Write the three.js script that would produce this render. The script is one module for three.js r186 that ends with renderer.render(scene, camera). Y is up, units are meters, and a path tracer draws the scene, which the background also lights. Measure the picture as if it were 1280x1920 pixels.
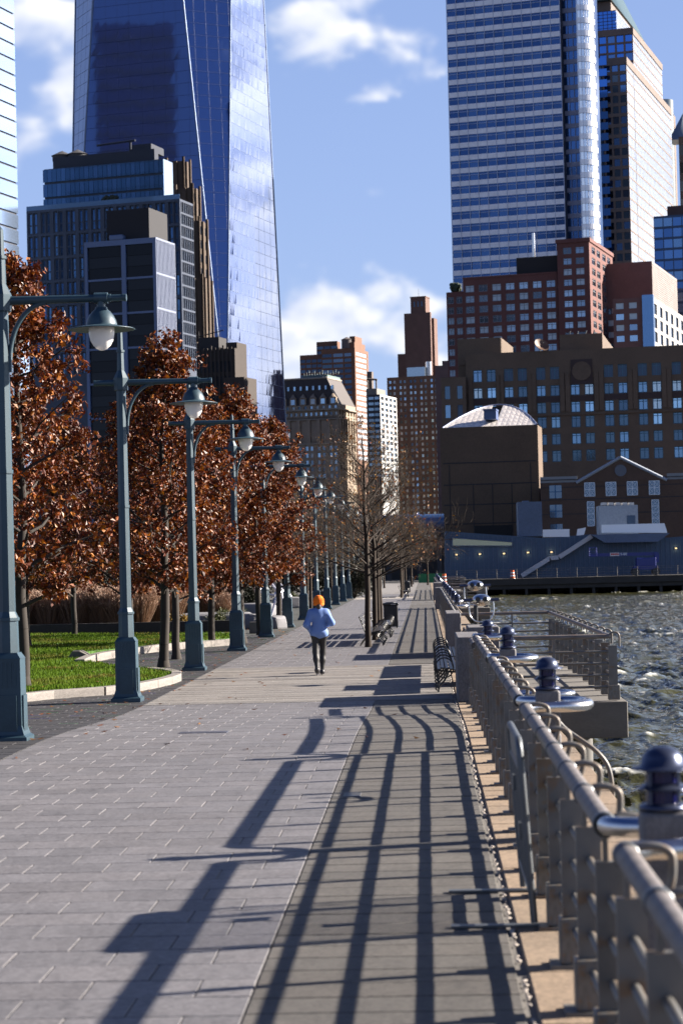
import * as THREE from 'three';
import { mergeGeometries } from 'three/addons/utils/BufferGeometryUtils.js';
import { RoundedBoxGeometry } from 'three/addons/geometries/RoundedBoxGeometry.js';
import { MarchingCubes } from 'three/addons/objects/MarchingCubes.js';
import { FontLoader } from 'three/addons/loaders/FontLoader.js';
import { TextGeometry } from 'three/addons/geometries/TextGeometry.js';

// ---------------------------------------------------------------- camera, sky, sun, exposure
const scene = new THREE.Scene();
const F = 4000, EYE = 2.4;                                   // focal length in photo pixels (1920 high), eye height above the far pavement
const camera = new THREE.PerspectiveCamera(2 * Math.atan(960 / F) * 180 / Math.PI, 682 / 1024, 0.5, 6000);
camera.rotation.order = 'YXZ';
camera.position.set(0, EYE, 0);
camera.rotation.set(0.02495, 0.0387, -0.024);
camera.focus = 48; camera.userData.fStop = 3.4;
camera.updateMatrixWorld(true);
const renderer = new THREE.WebGLRenderer({ antialias: true });
renderer.setSize(682, 1024);
renderer.toneMapping = THREE.LinearToneMapping;
renderer.toneMappingExposure = 4.2;
renderer.shadowMap.enabled = true;

const SUN_EL = 24.2 * Math.PI / 180, SUN_AHEAD = 15 * Math.PI / 180;
const sunDir = new THREE.Vector3(Math.cos(SUN_EL) * Math.cos(SUN_AHEAD), Math.sin(SUN_EL), -Math.cos(SUN_EL) * Math.sin(SUN_AHEAD));
const sun = new THREE.DirectionalLight(new THREE.Color(1, 0.9, 0.78), 5);
sun.position.copy(sunDir).multiplyScalar(400).add(new THREE.Vector3(0, 0, -60));
sun.target.position.set(0, 0, -60);
sun.castShadow = true; sun.shadow.mapSize.set(4096, 4096);
Object.assign(sun.shadow.camera, { left: -120, right: 120, top: 120, bottom: -120, near: 1, far: 900 });
sun.name = 'sun'; scene.add(sun, sun.target);

function rng(seed) { let a = seed >>> 0; return () => { a = (a + 0x6D2B79F5) | 0; let t = Math.imul(a ^ (a >>> 15), 1 | a); t = (t + Math.imul(t ^ (t >>> 7), 61 | t)) ^ t; return ((t ^ (t >>> 14)) >>> 0) / 4294967296; }; }
const hash2 = (i, j, s = 0) => { let h = Math.imul(i, 374761393) + Math.imul(j, 668265263) + Math.imul(s, 982451653); h = Math.imul(h ^ (h >>> 13), 1274126177); return ((h ^ (h >>> 16)) >>> 0) / 4294967296; };
function vnoise(x, y, s = 0) { const i = Math.floor(x), j = Math.floor(y), u = x - i, v = y - j, a = u * u * (3 - 2 * u), b = v * v * (3 - 2 * v); const p = hash2(i, j, s), q = hash2(i + 1, j, s), r = hash2(i, j + 1, s), t = hash2(i + 1, j + 1, s); return p + (q - p) * a + (r - p) * b + (p - q - r + t) * a * b; }
function fbm(x, y, o = 5, s = 0) { let v = 0, a = 0.5, n = 0; for (let k = 0; k < o; k++) { v += a * vnoise(x, y, s + k); n += a; a *= 0.5; x = x * 2.03 + 11.7; y = y * 2.03 + 5.3; } return v / n; }
const clamp = (x, a = 0, b = 1) => Math.min(b, Math.max(a, x)), smooth = (a, b, x) => { const t = clamp((x - a) / (b - a)); return t * t * (3 - 2 * t); }, lerp = (a, b, t) => a + (b - a) * t;

// photo pixels <-> the place
const camInv = camera.matrixWorld.clone().invert();
function ray(px, py) { return new THREE.Vector3((px - 640) / F, (960 - py) / F, -1).applyQuaternion(camera.quaternion); }
function atDepth(px, py, d) { const r = ray(px, py); return r.multiplyScalar(d / -r.z).add(camera.position); }
function onLevel(px, py, y = 0) { const r = ray(px, py); return r.multiplyScalar((y - EYE) / r.y).add(camera.position); }
function pixelOf(v) { const p = v.clone().applyMatrix4(camInv); return [640 + F * p.x / -p.z, 960 - F * p.y / -p.z]; }

{ // a clear late-autumn sky, paler low down, deep blue overhead, with broken fair-weather cloud
  const W = 4096, H = 2048, data = new Float32Array(W * H * 4);
  const deg = 180 / Math.PI;
  const banks = [[640, 38, 105, 62, 1.0], [585, 15, 80, 50, 0.8], [690, 95, 50, 28, 0.55], [815, 20, 50, 22, 0.5], [95, 40, 95, 55, 0.95], [125, 150, 45, 60, 0.75], [60, 255, 45, 35, 0.35], [690, 360, 40, 16, 0.55],
    [770, 545, 85, 42, 1.15], [640, 600, 100, 40, 1.05], [570, 585, 95, 38, 1.05], [700, 640, 120, 60, 1.0], [800, 620, 110, 70, 1.05], [560, 660, 70, 45, 0.9], [620, 560, 90, 24, 0.85], [720, 690, 140, 45, 0.95]].map(([x, y, sx, sy, w]) => { const r = ray(x, y).normalize(); return [Math.atan2(r.z, r.x) * deg, Math.asin(r.y) * deg, sx / F * deg, sy / F * deg, w]; });
  banks.push([-53, 11.8, 10, 2.4, 1.35], [-54, 7.2, 11, 2.2, 1.6], [-50, 3.5, 12, 1.6, 1.2], [-56, 16, 8, 1.8, 0.9]); // cloud low in the south-west, seen mirrored in the tower's side
  const hz = [0.150, 0.190, 0.240], mid = [0.072, 0.107, 0.200], top = [0.004, 0.011, 0.044];
  // cloud cover away from the view is looked up from a coarser map
  const CW = 720, CH = 180, far0 = new Float32Array(CW * (CH + 1));
  for (let j = 0; j <= CH; j++) for (let i = 0; i < CW; i++) { const az = i / CW * 360 - 180, el = j / CH * 90, away = clamp((Math.abs(((az + 95 + 540) % 360) - 180) - 12) / 6); far0[j * CW + i] = away * smooth(0.50, 0.78, fbm(az / 14 + 7, el / 6, 3, 40)) * (1 - smooth(9, 26, el)) * 0.95; }
  for (let j = 0; j < H; j++) {
    const el = ((j + 0.5) / H - 0.5) * 180, sy = Math.sin(el / deg), cy = Math.cos(el / deg);
    if (el < -1) { for (let i = 0, k = j * W * 4; i < W; i++, k += 4) { data[k] = 0.06; data[k + 1] = 0.065; data[k + 2] = 0.07; data[k + 3] = 1; } continue; }
    const e = Math.max(el, 0), t1 = 1 - Math.exp(-e / 6), t2 = smooth(8, 52, e), base = [0, 1, 2].map((q) => lerp(lerp(hz[q], mid[q], t1), top[q], t2)), cj = Math.min(CH, Math.round(e / 90 * CH)) * CW;
    for (let i = 0; i < W; i++) {
      const k = (j * W + i) * 4, az = ((i + 0.5) / W - 0.5) * 360;
      const cosg = Math.max(0, cy * Math.cos(az / deg) * sunDir.x + sy * sunDir.y + cy * Math.sin(az / deg) * sunDir.z), g2 = cosg * cosg, g6 = g2 * g2 * g2, g40 = Math.pow(cosg, 40), glow = 0.5 * g6 + 0.9 * g40, m = 1 + 0.12 * g2;
      let r = base[0] * m + glow * 0.21, g = base[1] * m + glow * 0.222, b = base[2] * m + glow * 0.235, cover = far0[cj + Math.floor((az + 180) / 360 * CW) % CW];
      if (el < 25 && az > -115 && az < -20) for (const [a, bb, sa, sb, w] of banks) { const da = (az - a) / sa, db = (el - bb) / sb, q = da * da + db * db; if (q < 9) { const v = w * Math.exp(-q * 0.5); if (v > cover) cover = v; } }
      if (cover > 0.05) {
        const wx = fbm(az / 1.4, el / 1.2, 2, 70) - 0.5, u = az / 1.9 + wx * 0.7, v = el / 1.2 + wx * 0.5, n = fbm(u, v, 6, 3), dens = smooth(0.40, 0.84, cover * 0.62 + (n - 0.5) * 1.6 + 0.14);
        if (dens > 0) { const n2 = fbm(u + 0.25, v + 0.38, 4, 3), lit = clamp(0.6 + (n - n2) * 2.4 - dens * 0.06), d = dens * 0.96; r = lerp(r, lerp(0.136, 0.268, lit) * (1 + 8 * g6), d); g = lerp(g, lerp(0.160, 0.268, lit) * (1 + 8 * g6), d); b = lerp(b, lerp(0.222, 0.272, lit) * (1 + 8 * g6), d); }
      }
      data[k] = r; data[k + 1] = g; data[k + 2] = b; data[k + 3] = 1;
    }
  }
  const sky = new THREE.DataTexture(data, W, H, THREE.RGBAFormat, THREE.FloatType);
  sky.mapping = THREE.EquirectangularReflectionMapping; sky.magFilter = THREE.LinearFilter; sky.minFilter = THREE.LinearFilter; sky.needsUpdate = true;
  scene.background = sky; scene.environment = sky;
}

// ---------------------------------------------------------------- helpers
const V = (x, y, z) => new THREE.Vector3(x, y, z);
const taken = {};
function numbered(n) { const k = taken[n] = (taken[n] ?? -1) + 1; return k ? n + '_' + String(k).padStart(3, '0') : n; }
function thing(name, label, category, pos = [0, 0, 0], turn = 0, group) { const o = new THREE.Group(); o.name = numbered(name); o.position.set(...pos); o.rotation.y = turn; o.userData = { label, category }; if (group) o.userData.group = group; scene.add(o); return o; }
function mesh(name, geo, mat, parent) { const m = new THREE.Mesh(Array.isArray(geo) ? merge(geo) : geo, mat); m.name = parent ? name : numbered(name); m.castShadow = m.receiveShadow = true; (parent || scene).add(m); return m; }
function solo(name, label, category, geo, mat, group) { const m = mesh(name, geo, mat); m.userData = { label, category }; if (group) m.userData.group = group; return m; }
function struct(name, geo, mat) { const m = mesh(name, geo, mat); m.userData.kind = 'structure'; return m; }
function dup(root, pos, turn, label) { const r = root.clone(); r.name = numbered(root.name.replace(/_\d{3}$/, '')); r.userData = { ...root.userData }; if (label) r.userData.label = label; if (pos) r.position.set(...pos); if (turn !== undefined) r.rotation.y = turn; scene.add(r); return r; }
function merge(list) { const flat = list.map((g) => { g = g.index ? g.toNonIndexed() : g; for (const k of Object.keys(g.attributes)) if (!['position', 'normal', 'uv', 'color'].includes(k)) g.deleteAttribute(k); return g; }); const col = flat.every((g) => g.attributes.color), uv = flat.every((g) => g.attributes.uv); for (const g of flat) { if (!col) g.deleteAttribute('color'); if (!uv) g.deleteAttribute('uv'); } return mergeGeometries(flat, false); }
// a box from corner to corner, uv in metres
function box(x0, x1, y0, y1, z0, z1) { const w = x1 - x0, h = y1 - y0, d = z1 - z0, g = new THREE.BoxGeometry(w, h, d), uv = g.attributes.uv, s = [[d, h], [d, h], [w, d], [w, d], [w, h], [w, h]]; for (let f = 0; f < 6; f++) for (let k = 0; k < 4; k++) { const q = f * 4 + k; uv.setXY(q, uv.getX(q) * s[f][0] + x0 * 1.37 + z0, uv.getY(q) * s[f][1] + y0); } return g.translate((x0 + x1) / 2, (y0 + y1) / 2, (z0 + z1) / 2); }
function cyl(r0, r1, h, x, y, z, seg = 14) { return new THREE.CylinderGeometry(r1, r0, h, seg).translate(x, y + h / 2, z); }
function lathe(pts, x = 0, y = 0, z = 0, seg = 28) { return new THREE.LatheGeometry(pts.map(([a, b]) => new THREE.Vector2(a, b)), seg).translate(x, y, z); }
function bar(a, b, r, seg = 8) { const d = b.clone().sub(a), L = d.length(); const g = new THREE.CylinderGeometry(r, r, L, seg).translate(0, L / 2, 0); g.applyQuaternion(new THREE.Quaternion().setFromUnitVectors(V(0, 1, 0), d.normalize())); return g.translate(a.x, a.y, a.z); }
function taper(a, b, r0, r1, seg = 6) { const d = b.clone().sub(a), L = d.length(); const g = new THREE.CylinderGeometry(r1, r0, L, seg, 1, true).translate(0, L / 2, 0); g.applyQuaternion(new THREE.Quaternion().setFromUnitVectors(V(0, 1, 0), d.normalize())); return g.translate(a.x, a.y, a.z); }
function tube(pts, r, seg = 24, rad = 10, closed = false) { return new THREE.TubeGeometry(new THREE.CatmullRomCurve3(pts, closed, 'centripetal'), seg, r, rad, closed); }
function prism(poly, depth, bevel = 0) { const s = new THREE.Shape(poly.map(([x, y]) => new THREE.Vector2(x, y))); return new THREE.ExtrudeGeometry(s, { depth, bevelEnabled: bevel > 0, bevelSize: bevel, bevelThickness: bevel, bevelSegments: 1, steps: 1 }); }

// ---------------------------------------------------------------- materials
function tex(n, fn, srgb = true, repeat) { const d = new Uint8Array(n * n * 4); for (let j = 0; j < n; j++) for (let i = 0; i < n; i++) { const c0 = fn(i / n, j / n), c = srgb ? c0.map((v) => Math.pow(clamp(v), 1 / 2.2)) : c0, k = (j * n + i) * 4; d[k] = clamp(c[0]) * 255; d[k + 1] = clamp(c[1]) * 255; d[k + 2] = clamp(c[2]) * 255; d[k + 3] = 255; } const t = new THREE.DataTexture(d, n, n); t.wrapS = t.wrapT = THREE.RepeatWrapping; t.magFilter = THREE.LinearFilter; t.minFilter = THREE.LinearMipmapLinearFilter; t.generateMipmaps = true; if (srgb) t.colorSpace = THREE.SRGBColorSpace; if (repeat) t.repeat.set(repeat, repeat); t.needsUpdate = true; return t; }
// tileable value noise
function tn(x, y, f, s) { const i = Math.floor(x * f), j = Math.floor(y * f), u = x * f - i, v = y * f - j, a = u * u * (3 - 2 * u), b = v * v * (3 - 2 * v), w = (q) => ((q % f) + f) % f; const p = hash2(w(i), w(j), s), q = hash2(w(i + 1), w(j), s), r = hash2(w(i), w(j + 1), s), t = hash2(w(i + 1), w(j + 1), s); return p + (q - p) * a + (r - p) * b + (p - q - r + t) * a * b; }
const tfbm = (x, y, f, o, s) => { let v = 0, a = 0.5, n = 0; for (let k = 0; k < o; k++) { v += a * tn(x, y, f, s + k); n += a; a *= 0.5; f *= 2; } return v / n; };
const g3 = (v) => [v, v, v];
const speckTex = tex(512, (x, y) => g3(0.72 + 0.22 * (tn(x, y, 256, 1) - 0.5) + 0.34 * (tn(x, y, 128, 5) - 0.5) + 0.26 * (tn(x, y, 64, 7) - 0.5) + 0.42 * (tfbm(x, y, 4, 5, 9) - 0.5) + (hash2(Math.floor(x * 512), Math.floor(y * 512), 77) > 0.993 ? 0.22 : 0)), true, 0.5);
const mottleTex = tex(512, (x, y) => g3(0.75 + 0.5 * (tfbm(x, y, 6, 6, 21) - 0.5) + 0.12 * (tn(x, y, 200, 3) - 0.5)), true, 0.25);
const grainTex = tex(512, (x, y) => g3(0.72 + 0.34 * (tn(x * 0.5, y, 64, 31) - 0.5) + 0.25 * (tfbm(x, y, 3, 4, 33) - 0.5) + 0.18 * (tn(x, y, 240, 36) - 0.5)), true, 0.6);
const wallTex = tex(512, (x, y) => g3(0.8 + 0.3 * (tfbm(x, y, 5, 5, 51) - 0.5) + 0.2 * (tn(x, y, 128, 55) - 0.5)), true, 0.06);
const railTex = tex(256, (x, y) => { const v = 0.35 + 0.9 * tfbm(x, y, 4, 6, 121), r = smooth(0.6, 0.72, tfbm(x, y, 6, 4, 131)); return [v * (1 + 0.25 * r), v * (1 - 0.1 * r), v * (1 - 0.3 * r)]; }); railTex.repeat.set(2, 5);
const rustTex = tex(512, (x, y) => { const v = 0.6 + 0.5 * tfbm(x, y, 8, 6, 141), r = smooth(0.60, 0.74, tfbm(x, y, 10, 5, 151)) * 0.8; return [v * (1 + 0.2 * r), v * (1 - 0.15 * r), v * (1 - 0.42 * r)]; }, true, 0.9);
const noiseBump = tex(256, (x, y) => g3(tfbm(x, y, 16, 4, 61)), false, 1);
const std = (r, g, b, o = {}) => { const m = new THREE.MeshStandardMaterial({ roughness: 0.8, ...o }); m.color.setRGB(r, g, b); return m; };
const phys = (r, g, b, o = {}) => { const m = new THREE.MeshPhysicalMaterial({ roughness: 0.5, ...o }); m.color.setRGB(r, g, b); return m; };
const varied = (n, r, g, b, amt, o, seed = 5) => { const R = rng(seed); return Array.from({ length: n }, () => { const k = 1 + (R() - 0.5) * 2 * amt, t = (R() - 0.5) * amt * 0.25; return std(r * (k + t), g * k, b * (k - t), o); }); };
const M = {
  teal: std(0.028, 0.062, 0.086, { roughness: 0.45, metalness: 0.15, map: mottleTex }),
  globe: phys(0.95, 0.93, 0.92, { roughness: 0.3, transmission: 0.3, thickness: 0 }),
  steel: std(0.62, 0.61, 0.60, { roughness: 0.22, metalness: 1 }),
  galv: std(0.142, 0.138, 0.132, { roughness: 0.48, metalness: 0.35, map: rustTex }),
  darkSteel: std(0.10, 0.11, 0.12, { roughness: 0.45, metalness: 0.6 }),
  railWood: std(0.15, 0.135, 0.13, { roughness: 0.55, map: railTex }),
  granite: std(0.155, 0.148, 0.155, { roughness: 0.7, map: speckTex }),
  iron: std(0.012, 0.012, 0.013, { roughness: 0.35 }),
  slat: std(0.028, 0.023, 0.02, { roughness: 0.3 }),
  black: std(0.012, 0.012, 0.014, { roughness: 0.4 }),
  blueLens: phys(0.004, 0.005, 0.05, { roughness: 0.12 }),
  capBlue: std(0.055, 0.068, 0.115, { roughness: 0.3, metalness: 0.7 }),
  bark: std(0.024, 0.018, 0.014, { roughness: 0.9, map: mottleTex }),
  bareBark: std(0.024, 0.014, 0.008, { roughness: 0.95, map: mottleTex }),
  concrete: std(0.13, 0.12, 0.108, { roughness: 0.85, map: mottleTex }),
  wetConcrete: std(0.12, 0.115, 0.11, { roughness: 0.8, map: mottleTex }),
};
// ---------------------------------------------------------------- ground, paving, coping, lawn
const lift = (d) => 0.2 * (1 - smooth(27, 37, d));            // the near stretch of the promenade lies a little higher
const XL = -5.05, XM = -0.95, XC = 0.45, XW = 1.7;            // edges: dark paving | pale pavers | grey deck | coping | river
function strip(x0, x1, d0, d1, dy, step = 1, nx = 1) { // a sheet that follows the lift, uv in metres
  const n = Math.max(1, Math.round((d1 - d0) / step)), p = [], uv = [], ix = [];
  for (let i = 0; i <= n; i++) for (let q = 0; q <= nx; q++) { const d = d0 + (d1 - d0) * i / n, x = lerp(x0, x1, q / nx); p.push(x, lift(d) + dy, -d); uv.push(x, d); }
  for (let i = 0; i < n; i++) for (let q = 0; q < nx; q++) { const a = i * (nx + 1) + q, b = a + 1, c = a + nx + 1, e = c + 1; ix.push(a, b, c, b, e, c); }
  const g = new THREE.BufferGeometry(); g.setAttribute('position', new THREE.Float32BufferAttribute(p, 3)); g.setAttribute('uv', new THREE.Float32BufferAttribute(uv, 2)); g.setIndex(ix); g.computeVertexNormals(); return g;
}
{
  const land = box(-2600, XW - 0.02, -6, -0.07, -3200, 30), landFar = box(XW, 900, -6, -0.06, -3200, -300);
  struct('ground', [land, landFar], std(0.07, 0.065, 0.06, { roughness: 0.95, map: mottleTex }));
}
function slabGeo(x0, x1, d0, d1, h, top, c = 0.006) { // a paving piece with chamfered top edges, following the lift
  const y = (d) => lift(d) + top, P = [[x0, d0], [x1, d0], [x1, d1], [x0, d1]], Q = [[x0 + c, d0 + c], [x1 - c, d0 + c], [x1 - c, d1 - c], [x0 + c, d1 - c]], p = [], uv = [];
  const tri = (...v) => v.forEach(([x, yy, d]) => { p.push(x, yy, -d); uv.push(x + x0 * 1.7, d * 1.0 + x0 * 3.1); });
  const T = Q.map(([x, d]) => [x, y(d), d]), S = P.map(([x, d]) => [x, y(d) - c, d]), B = P.map(([x, d]) => [x, y(d) - h, d]);
  tri(T[0], T[1], T[2]); tri(T[0], T[2], T[3]);
  for (let k = 0; k < 4; k++) { const l = (k + 1) % 4; tri(S[k], S[l], T[l]); tri(S[k], T[l], T[k]); tri(B[k], B[l], S[l]); tri(B[k], S[l], S[k]); }
  const g = new THREE.BufferGeometry(); g.setAttribute('position', new THREE.Float32BufferAttribute(p, 3)); g.setAttribute('uv', new THREE.Float32BufferAttribute(uv, 2)); g.computeVertexNormals(); return g;
}
const WOOD0 = 37.8, WOOD1 = 51;
{ // pale paver field in running bond
  const R = rng(11), mats = varied(7, 0.145, 0.139, 0.146, 0.11, { roughness: 0.62, map: speckTex }, 3);
  const bed = struct('pavement', strip(XL, XM, 5, 260, -0.012), std(0.175, 0.165, 0.16, { roughness: 0.9, map: mottleTex }));
  const rest = mats.map(() => []); let n = 0, row = 0;
  const pw = (XM - XL) / 7;
  for (let d = 5; d < 170; d += 0.46, row++) {
    if (d + 0.46 > WOOD0 && d < WOOD1) continue;
    if (d > 148 && d < 156) continue;
    const off = (row % 2) * pw / 2;
    for (let k = -1; k < 7; k++) {
      const x0 = Math.max(XL, XL + k * pw + off), x1 = Math.min(XM, XL + (k + 1) * pw + off); if (x1 - x0 < 0.05) continue;
      const j = 0.0035, g = slabGeo(x0 + j, x1 - j, d + 0.004, d + 0.456, 0.05, (R() - 0.5) * 0.003, 0.004), mi = Math.floor(R() * mats.length);
      if (n < 300 && d > 7.5) { mesh('paver', g, mats[mi], bed); n++; } else rest[mi].push(g);
    }
  }
  rest.forEach((l, k) => { const m = mesh('paver_field', l, mats[k], bed); m.userData.kind = 'stuff'; });
  // cross bands of pale stone far along
  mesh('stone_band', slabGeo(XL, XM, 148.3, 155.8, 0.05, 0), std(0.38, 0.35, 0.32, { map: speckTex }), bed);
  const hatch = onLevel(382, 1377, lift(30)); // access cover set in the pavers
  mesh('access_cover', slabGeo(hatch.x - 0.33, hatch.x + 0.33, -hatch.z - 0.17, -hatch.z + 0.17, 0.02, 0.008), std(0.20, 0.21, 0.25, { roughness: 0.35, metalness: 0.7, map: speckTex }), bed);
}
{ // grey deck strip along the rail, in planks laid across
  const R = rng(12), mats = varied(6, 0.084, 0.077, 0.069, 0.1, { roughness: 0.75, map: speckTex }, 4);
  const bed = struct('deck_strip', strip(XM + 0.004, XC, 5, 260, -0.03), std(0.03, 0.03, 0.03));
  for (let d = 5, n = 0; d < 125; d += 0.37) { if (d + 0.37 > WOOD0 && d < WOOD1) continue; mesh('deck_plank', slabGeo(XM + 0.006, XC - 0.02, d + 0.006, d + 0.364, 0.025, (R() - 0.5) * 0.004, 0.005), mats[Math.floor(R() * 6)], bed); n++; }
  const far = mesh('deck_field', [strip(XM + 0.006, XC - 0.02, 125, 259, -0.002)], mats[0], bed); far.userData.kind = 'stuff';
  const dr = onLevel(660, 1491, lift(20)); mesh('drain_cover', slabGeo(dr.x - 0.085, dr.x + 0.085, -dr.z - 0.18, -dr.z + 0.18, 0.02, 0.008), std(0.07, 0.07, 0.07, { metalness: 0.6, roughness: 0.5 }), bed);
}
{ // weathered timber crossing band
  const R = rng(13), mats = varied(8, 0.205, 0.188, 0.172, 0.16, { roughness: 0.75, map: grainTex }, 6);
  const bed = struct('timber_walk', strip(XL, XC, WOOD0 - 0.2, WOOD1 + 0.2, -0.035), std(0.05, 0.045, 0.04));
  for (let d = WOOD0; d < WOOD1 - 0.1; d += 0.165) { const s = lerp(XL + 0.4, XC - 0.4, R()), m = mats[Math.floor(R() * 8)]; mesh('board', slabGeo(XL, s - 0.004, d + 0.004, d + 0.161, 0.03, (R() - 0.5) * 0.006, 0.004), m, bed); mesh('board', slabGeo(s + 0.004, XC - 0.02, d + 0.004, d + 0.161, 0.03, (R() - 0.5) * 0.006, 0.004), mats[Math.floor(R() * 8)], bed); }
}
{ // tan coping stones under the rail, with the mortar line on the promenade side
  const R = rng(14), mats = varied(5, 0.24, 0.175, 0.118, 0.1, { roughness: 0.85, map: speckTex }, 7);
  const bed = struct('sea_wall', [strip(XC - 0.02, XW - 0.05, 5, 260, -0.02), ...Array.from({ length: 51 }, (_, k) => { const d = 5 + k * 5; return box(XC + 0.1, XW - 0.06, -4.5, lift(d + 2.5) - 0.06, -d - 5, -d); })], std(0.14, 0.13, 0.12, { map: mottleTex }));
  for (let d = 5; d < 258; d += 1.3) mesh('coping_stone', slabGeo(XC + 0.04, XW, d + 0.006, d + 1.294, 0.3, (R() - 0.5) * 0.004, 0.012), mats[Math.floor(R() * 5)], bed);
  // crumbled mortar line
  const g = [], q = rng(15); for (let d = 5; d < 60; d += 0.05 + q() * 0.07 + (q() < 0.1 ? 0.25 : 0)) { const s = 0.006 + q() * 0.014; g.push(new THREE.IcosahedronGeometry(s, 0).scale(1, 0.45, 2.1).rotateY(q() * 0.6 - 0.3).translate(XC + 0.008 + (q() - 0.5) * 0.016, lift(d) - 0.004, -d)); }
  const m = mesh('joint_mortar', g, std(0.30, 0.265, 0.235, { roughness: 0.95 }), bed); m.userData.kind = 'stuff';
}
{ // dark asphalt block paving of the plaza beside the lamps
  const R = rng(16), mats = varied(6, 0.024, 0.023, 0.026, 0.2, { roughness: 0.7, map: speckTex }, 8);
  const bed = struct('plaza', strip(-34, XL - 0.004, 18, 150, -0.016), std(0.022, 0.026, 0.022, { roughness: 0.9, map: mottleTex }));
  const moss = [std(0.03, 0.12, 0.045), std(0.06, 0.05, 0.16), std(0.10, 0.10, 0.10)];
  const rest = mats.map(() => []), strips = moss.map(() => []); let n = 0, row = 0;
  for (let d = 24; d < 75; d += 0.3, row++) for (let x = XL + (row % 2) * 0.3; x > XL - 6.5; x -= 0.6) {
    const x1 = Math.min(XL - 0.008, x) - 0.006, x0 = x - 0.594, g = slabGeo(x0, x1, d + 0.006, d + 0.294, 0.05, (R() - 0.5) * 0.005, 0.005), mi = Math.floor(R() * 6);
    if (n < 300 && d > 26) { mesh('asphalt_block', g, mats[mi], bed); n++; } else rest[mi].push(g);
    if (x1 - x0 > 0.4 && R() < 0.24) { const k = R() < 0.6 ? 0 : R() < 0.6 ? 1 : 2, a = x0 + R() * 0.2; strips[k].push(slabGeo(a, Math.min(x1, a + 0.15 + R() * 0.3), d - 0.013, d + 0.013, 0.02, 0.0045, 0.003)); }
  }
  rest.forEach((l, k) => { const m = mesh('asphalt_field', l, mats[k], bed); m.userData.kind = 'stuff'; });
  strips.forEach((l, k) => { const m = mesh('joint_filler', l, moss[k], bed); m.userData.kind = 'stuff'; });
}
// lawn with its stone kerb
const LAWN = [[-260, 1368], [44, 1297], [156, 1288], [216, 1284], [281, 1274], [318, 1265], [330, 1260], [318, 1257], [281, 1253], [216, 1247], [162, 1238], [136, 1230], [138, 1223], [184, 1218], [250, 1212], [344, 1202], [440, 1195], [440, 1186], [50, 1188], [-260, 1192]];
const lawnPts = LAWN.map(([x, y]) => { const p = onLevel(x, y, 0.13); return [p.x, p.z]; });
function inPoly(x, z, P) { let c = false; for (let i = 0, j = P.length - 1; i < P.length; j = i++) if ((P[i][1] > z) !== (P[j][1] > z) && x < (P[j][0] - P[i][0]) * (z - P[i][1]) / (P[j][1] - P[i][1]) + P[i][0]) c = !c; return c; }
{
  const s = new THREE.Shape(lawnPts.map(([x, z]) => new THREE.Vector2(x, -z)));
  const g = new THREE.ExtrudeGeometry(s, { depth: 0.16, bevelEnabled: false }).rotateX(-Math.PI / 2).translate(0, -0.05, 0);
  const greenTex = tex(512, (x, y) => { const n = tfbm(x, y, 8, 5, 81), k = 0.7 + 0.6 * n; return [0.055 * k, 0.14 * k, 0.016 * k]; }, true, 0.2);
  struct('lawn', g, new THREE.MeshStandardMaterial({ map: greenTex, roughness: 1, bumpMap: noiseBump, bumpScale: 0.04 }));
  const bl = new THREE.BufferGeometry(); bl.setAttribute('position', new THREE.Float32BufferAttribute([-0.006, 0, 0, 0.006, 0, 0, 0.004, 0.055, 0.014], 3)); bl.computeVertexNormals();
  const N = 90000, im = new THREE.InstancedMesh(bl, phys(1, 1, 1, { roughness: 0.9, specularIntensity: 0.15, transmission: 0.25, side: THREE.DoubleSide }), N), R = rng(17), m4 = new THREE.Matrix4(), q = new THREE.Quaternion(), c = new THREE.Color(); let n = 0, guard = 0;
  while (n < N && guard++ < 2e6) { const z = -lerp(40, 92, Math.pow(R(), 1.6)), x = lerp(-17, -5.4, R()); if (!inPoly(x, z, lawnPts)) continue; q.setFromEuler(new THREE.Euler((R() - 0.5) * 0.9, R() * 6.28, 0)); const sc = 0.8 + R() * 0.9; m4.compose(V(x, 0.105, z), q, V(sc * 1.6, sc, sc)); im.setMatrixAt(n, m4); const dry = smooth(0.5, 0.75, fbm(x * 0.7, z * 0.7, 3, 171)), k = (0.65 + R() * 0.6) * (1 - 0.2 * dry); im.setColorAt(n, c.setRGB((0.072 + 0.05 * dry) * k, 0.125 * k, (0.008 + 0.012 * dry) * k)); n++; }
  im.count = n; im.name = 'lawn_grass'; im.userData = { kind: 'stuff', label: 'short bright green grass blades of the kerbed lawn', category: 'grass' }; im.castShadow = im.receiveShadow = true; scene.add(im);
}
function kerbRun(name, label, pixels, y0, h, w, len) { // kerb stones, one mesh each, along a photographed line on the ground
  const pts = pixels.map(([x, y]) => { const p = onLevel(x, y, h); return V(p.x, 0, p.z); }), curve = new THREE.CatmullRomCurve3(pts, false, 'centripetal'), L = curve.getLength(), n = Math.round(L / len), R = rng(21), mats = varied(4, 0.24, 0.22, 0.205, 0.1, { map: speckTex, roughness: 0.8 }, 9);
  const t = thing(name, label, 'kerb');
  for (let k = 0; k < n; k++) { const a = curve.getPointAt(k / n), b = curve.getPointAt((k + 1) / n), l = a.distanceTo(b) - 0.012; const m = mesh('kerb_stone', new RoundedBoxGeometry(l, h + 0.07, w, 1, 0.012), mats[Math.floor(R() * 4)], t); m.position.copy(a).lerp(b, 0.5).setY(y0 + (h - 0.07) / 2); m.rotation.y = -Math.atan2(b.z - a.z, b.x - a.x); }
}
kerbRun('lawn_kerb', 'pale granite kerb stones curving round the front of the green lawn', [[-200, 1356], [44, 1299], [156, 1290], [216, 1286], [281, 1276], [320, 1267], [333, 1261], [320, 1255], [281, 1251]], 0, 0.16, 0.22, 1.15);
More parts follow.
